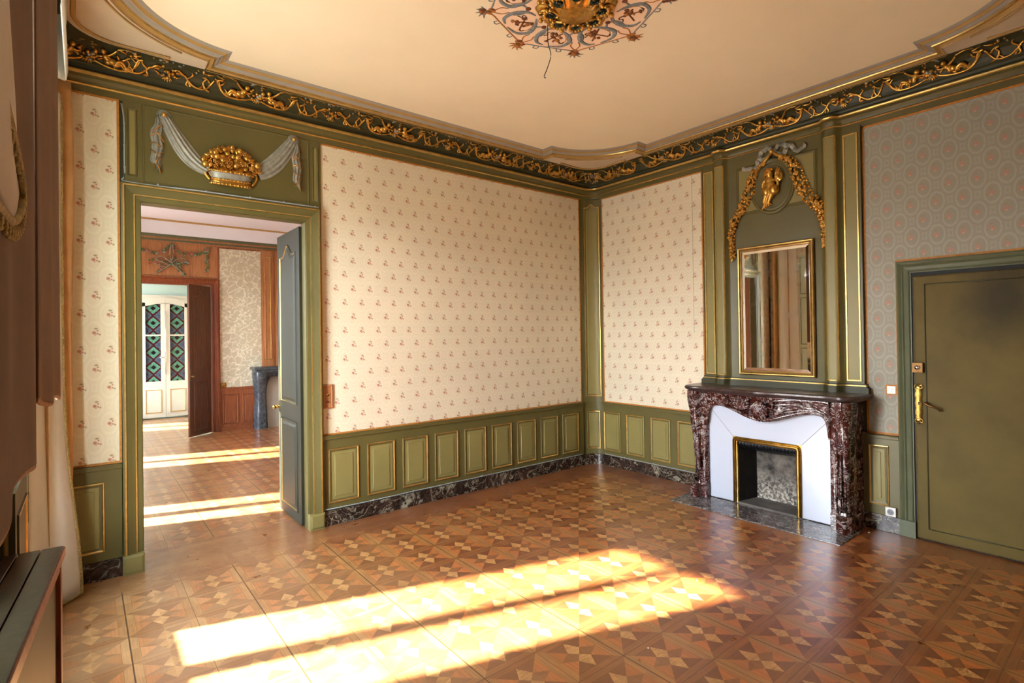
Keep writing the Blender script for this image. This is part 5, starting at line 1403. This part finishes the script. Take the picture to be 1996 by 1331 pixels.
mb = MB(); mb.box((X0, SY, 0), (QX0, SY+.12, SZ+.1)); mb.box((QX1, SY, 0), (.1, SY+.12, SZ+.1)); mb.box((QX0, SY, QZ), (QX1, SY+.12, SZ+.1))
wsf = ST(mb.build('wall_salon_far', 'salon_wood'), 'far wall of the room beyond, with brown panelling and a doorway', 'wall')
FF = lambda s, t, h: (s, SY-h, t)
mb = MB(); mb.fbox(FF, (-3.125, .745, .001), (-2.43, 3.20, .005)); mb.build('wallpaper', 'salon_paper', wsf)
mb = MB(); border(mb, FF, -3.128, -2.427, .742, 3.203, .015, .010); mb.build('wallpaper_border', 'salon_dado', wsf)
e = ST(empty('trim_13', 'x', 'panelling'), 'red-brown dado panelling under the grey foliage wallpaper', 'panelling')
mb = MB(); mb.fbox(FF, (-3.14, 0, .001), (-2.43, .745, .018)); mb.fbox(FF, (-3.14, .715, .0), (-2.43, .742, .034)); mb.fbox(FF, (-3.14, 0, 0), (-2.43, .06, .03)); mb.build('dado_board', 'salon_dado', e, bevel=.003)
for a, b in ((-3.085, -2.83), (-2.77, -2.50)):
    mb = MB(); mb.panel(FF, a, b, .12, .64, [(0, .018, 0), (.008, .030, 0), (.02, .030, 0), (.028, .02, 0), (.05, .026, 0)], n=1); mb.build('raised_panel', 'salon_dado', e)
e = ST(empty('trim_14', 'x', 'cornice'), 'grey-green and ochre cornice of the room beyond', 'cornice')
mb = MB(); mb.fbox(FF, (X0, 3.215, 0), (0, 3.235, .03)); mb.fbox(FF, (X0, 3.265, 0), (0, 3.29, .06)); mb.build('red_band', 'salon_wood', e)
mb = MB(); mb.fbox(FF, (X0, 3.235, 0), (0, 3.265, .045)); mb.fbox(FF, (X0, 3.29, 0), (0, 3.335, .085)); mb.build('green_band', 'green_grey', e)
mb = MB(); mb.grid([[(X0, SY-.08, 3.335), (0, SY-.08, 3.335)], [(X0, SY-.16, 3.43), (0, SY-.16, 3.43)], [(X0, SY-.30, SZ), (0, SY-.30, SZ)]], 0, True); mb.build('cove', 'plaster_white', e)
mb = MB(); mb.box((X0, SY-.40, SZ-.022), (0, SY-.36, SZ)); mb.box((X0, SY-.355, SZ-.012), (0, SY-.30, SZ)); mb.build('ceiling_band', 'ochre', e)
e = ST(empty('trim_15', 'x', 'door frame'), 'reddish wooden casing around the far doorway', 'door frame')
mb = MB(); mb.sweep(FF, [(-4.53, 0), (-4.53, 2.640), (-3.13, 2.640), (-3.13, 0)], [(0, 0, 0), (0, .05, 0), (.02, .055, 0), (.035, .04, 0), (.07, .03, 0), (.095, .036, 0), (.108, .02, 0), (.11, 0, 0)]); mb.build('casing', 'red_wood', e)
mb = MB(); mb.box((QX1-.012, SY-.01, 0), (QX1+.002, SY+.12, QZ)); mb.box((QX0, SY-.01, QZ-.01), (QX1, SY+.12, QZ)); mb.build('door_lining', 'red_wood', e)
e = ST(empty('trim_16', 'x', 'pilaster'), 'fluted orange-brown pilasters over the dark marble fireplace', 'pilaster')
for a, b, h in ((-2.425, -2.245, .05), (-2.20, -2.08, .09), (-1.50, -1.38, .09)):
    mb = MB(); mb.fbox(FF, (a, 1.10, 0), (b, 3.21, h)); mb.panel(FF, a+.03, b-.03, 1.22, 3.10, [(0, h, 0), (.008, h+.012, 1), (.016, h+.012, 1), (.022, h+.002, 0)], n=1); mb.build('fluted_pilaster', ['salon_wood', 'gilt'], e)
mb = MB(); mb.fbox(FF, (-2.44, 0, .001), (-1.1, 3.21, .03)); mb.build('back_board', 'salon_wood', e)
# over-door garland relief
e = empty('overdoor_garland', 'green and silver garland with a ribbon bow above the far brown doorway', 'relief', loc=(-3.82, SY-.02, 2.95))
mb = MB(); mb.fbox(FF, (-4.5, 2.67, .002), (-3.15, 3.215, .012)); pb(mb, 'board', 'salon_wood', e)
mb = MB(); rr = random.Random(9)
def foil(pts, w, n):
    P_ = spline([(a, 0, b) for a, b in pts], 12)
    for k in range(n):
        p = P_[int(k/n*(len(P_)-1))]; mb.ell(FF(p.x+rr.uniform(-w, w), p.z+rr.uniform(-w, w), .03+rr.uniform(0, .02)), (rr.uniform(.014, .024), .012, rr.uniform(.012, .02)), rr.choice((0, 0, 0, 1, 2)), 7, 5)
foil([(-4.30, 3.09), (-4.12, 3.03), (-3.95, 3.06), (-3.84, 3.18)], .022, 46); foil([(-3.82, 3.18), (-3.70, 3.06), (-3.52, 3.03), (-3.36, 3.08), (-3.30, 3.17)], .022, 46); foil([(-3.29, 3.17), (-3.31, 3.0), (-3.31, 2.74)], .022, 34)
foil([(-4.10, 2.90), (-3.95, 2.86), (-3.82, 2.90), (-3.70, 2.86), (-3.60, 2.90)], .05, 50); foil([(-4.03, 2.70), (-3.93, 2.80), (-3.83, 2.86)], .025, 26); foil([(-3.65, 2.69), (-3.72, 2.80), (-3.82, 2.86)], .025, 26)
pb(mb, 'foliage', [paint('sage_green_relief', (104, 122, 78), .5, .2, 30), 'silver', paint('rose_pink_relief', (178, 100, 80), .5, .2, 30)], e)
mb = MB()
for pts in ([(-3.83, 3.18), (-3.85, 3.0), (-3.82, 2.88)], [(-3.80, 3.18), (-3.80, 3.0), (-3.83, 2.88)], [(-3.82, 2.87), (-3.95, 2.97), (-4.04, 2.92), (-3.9, 2.86)], [(-3.82, 2.87), (-3.70, 2.97), (-3.62, 2.92), (-3.75, 2.86)], [(-3.83, 2.86), (-3.92, 2.78), (-4.04, 2.69)], [(-3.82, 2.86), (-3.73, 2.78), (-3.64, 2.67)]):
    mb.tube(spline([FF(a, b, .055) for a, b in pts], 6), .014, 6, 0, .5)
pb(mb, 'ribbon', 'silver', e)
# brown door leaf, ajar
e = ST(empty('door_3', 'x', 'door', loc=(-3.25, SY-.03, 0)), 'dark walnut panelled door standing ajar in the far doorway', 'door')
hv = Vector((-3.255, SY-.045, 0)); tv = Vector((-3.625, 5.470, 0)); dv_ = (tv-hv); Ld = dv_.length; dv_.normalize(); nv_ = Vector((dv_.y, -dv_.x, 0))
if nv_.y > 0: nv_ = -nv_
FW = lambda s, t, h: tuple(hv+dv_*s+nv_*h+Vector((0, 0, t)))
mb = MB(); mb.fbox(FW, (0, .015, -.035), (Ld, 2.51, 0)); pb(mb, 'leaf', 'walnut', e, bevel=.003)
for t0, t1, ar in ((.10, .90, 0), (1.08, 2.42, .08)):
    mb = MB(); mb.panel(FW, .09, Ld-.09, t0, t1, [(0, 0, 0), (.008, .010, 0), (.02, .010, 0), (.028, .002, 0), (.05, .008, 0)], ar, n=12); pb(mb, 'raised_panel', 'walnut', e)
mb = MB(); mb.fbox(FW, (Ld-.04, .92, 0), (Ld-.01, 1.12, .008)); mb.tube([FW(Ld-.025, 1.0, 0), FW(Ld-.025, 1.0, .05)], .008, 8); mb.ell(FW(Ld-.025, 1.0, .055), .022); pb(mb, 'door_handle', 'bronze', e)
# switch on the far wall
e = empty('switch_plate', 'small brass switch plate beside the far doorway', 'switch', loc=(-3.07, SY-.02, .80))
mb = MB(); mb.panel(FF, -3.115, -3.025, .755, .845, [(0, .006, 0), (.004, .02, 0), (.015, .02, 0), (.02, .014, 1)], n=1); mb.ell(FF(-3.07, .80, .02), (.02, .012, .02), 0); pb(mb, 'plate', ['brass', 'gilt'], e)
e = empty('power_socket', 'small white socket on the red-brown dado by the dark marble fireplace', 'socket', loc=(-2.47, SY-.03, .70))
mb = MB(); mb.fbox(FF, (-2.50, .67, .02), (-2.45, .72, .045)); pb(mb, 'plate', 'white_plastic', e, bevel=.004)
# dark marble fireplace in the far room
e = empty('fireplace', 'dark blue-grey marble fireplace against the far wall beyond the doorway', 'fireplace', loc=(-1.85, SY, 0))
mb = MB(); mb.box((-2.64, SY-.34, 1.05), (-1.10, SY-.002, 1.10)); mb.box((-2.61, SY-.31, 1.01), (-1.13, SY-.002, 1.05)); pb(mb, 'mantel_shelf', 'marble_black', e, bevel=.008)
for sg, xx in ((1, -2.50), (-1, -1.24)):
    mb = MB(); rows = []
    for i in range(25):
        z = 1.01*i/24; b = .03*sstep(.65, 1, z)+.02*(1-sstep(0, .15, z))+.012*math.sin(z*9); w = .085+b*.6
        rows.append([(xx-w, SY-.002, z), (xx-w, SY-.2-b, z), (xx-w*.5, SY-.26-b, z), (xx-.01, SY-.245-b, z), (xx+w*.5, SY-.26-b, z), (xx+w, SY-.21-b*.5, z), (xx+w, SY-.002, z)])
    mb.grid(rows, 0, True); pb(mb, 'leg', 'marble_black', e)
mb = MB(); rows = []
for i in range(31):
    q = -1+2*i/30; z = .88+.05*abs(q)-.16*sstep(.85, 1, abs(q)); x = -1.87+.56*q; rows.append([(x, SY-.20, z), (x, SY-.25, z), (x, SY-.27, 1.02)])
mb.grid(rows, 0, True); pb(mb, 'lintel', 'marble_black', e)
mb = MB(); mb.box((-2.45, SY-.18, 0), (-1.30, SY-.17, .95)); pb(mb, 'surround', 'grey_mould', e)
# third room --------------------------------------------------------------
mb = MB(); mb.box((X0-.1, SY+.12, SZ), (.1, FAR+.9, SZ+.1)); ST(mb.build('ceiling_far', 'plaster_white'), 'ceiling of the third room', 'ceiling')
mb = MB(); mb.box((-2.4, SY+.12, 0), (-2.3, FAR, SZ)); ST(mb.build('wall_far_right', 'blue_paper'), 'right wall of the third room', 'wall')
mb = MB(); mb.box((X0, FAR+.02, 0), (-2.3, FAR+.12, SZ)); ST(mb.build('wall_far_end', 'blue_paper'), 'pale blue papered end wall of the third room', 'wall')
e = ST(empty('door_4', 'x', 'door', loc=(-3.655, FAR, 0)), 'white arched double doors with stained glass panes in the third room', 'door')
FE = lambda s, t, h: (s, FAR-h, t)
M['ivory'] = paint('ivory_paint', (196, 190, 172), .5, .04, 4); white = 'ivory'
def archz(x): return 2.40+.08*math.cos((x+3.655)/.40*PI/2)
for sg in (-1, 1):
    mb = MB(); a, b = (-4.045, -3.658) if sg < 0 else (-3.652, -3.265)
    g0, g1 = a+.07, b-.07
    if sg < 0: g0, g1 = a+.05, b-.075
    else: g0, g1 = a+.075, b-.05
    mb.fbox(FE, (a, .03, 0), (g0, 2.36, .045)); mb.fbox(FE, (g1, .03, 0), (b, 2.36, .045)); mb.fbox(FE, (g0, .03, 0), (g1, .76, .045)); mb.fbox(FE, (g0, 1.685, 0), (g1, 1.715, .045))
    n = 12; lo = [FE(a+(b-a)*i/n, 2.32-.03*0+.0 if 0 else archz(a+(b-a)*i/n)-.13, .045) for i in range(n+1)]; hi = [FE(a+(b-a)*i/n, archz(a+(b-a)*i/n), .045) for i in range(n+1)]
    mb.grid([[(p[0], FAR, p[2]) for p in lo], lo, hi, [(p[0], FAR, p[2]) for p in hi]], 0, False)
    mb.panel(FE, g0-.01, g1+.01, .12, .60, [(0, .045, 0), (.004, .054, 1), (.014, .054, 1), (.02, .047, 0), (.03, .047, 0)], n=1)
    o = pb(mb, 'door_leaf', [white, 'gilt'], e)
    mb = MB(); mb.box((g0, FAR-.012, .76), (g1, FAR-.004, 2.34)); pb(mb, 'stained_pane', 'stained', e)
mb = MB(); mb.tube([FE(-3.655, .9, .06), FE(-3.655, 2.2, .06)], .008, 8); mb.tube([FE(-3.655, 1.25, .05), FE(-3.655, 1.25, .10)], .010, 8); mb.tube([FE(-3.655, 1.25, .10), FE(-3.76, 1.25, .10)], .010, 8); pb(mb, 'door_handle', 'steel', e)
mb = MB(); mb.fbox(FE, (-4.15, 0, -.01), (-4.05, 2.52, .03)); mb.fbox(FE, (-3.26, 0, -.01), (-3.16, 2.52, .03))
n = 20; 
lo = [FE(-4.05+.79*i/n, archz(-4.05+.79*i/n)+.004, .03) for i in range(n+1)]; hi = [FE(-4.05+.79*i/n, 2.52, .03) for i in range(n+1)]
mb.grid([lo, hi], 0, False); pb(mb, 'door_surround', white, e)
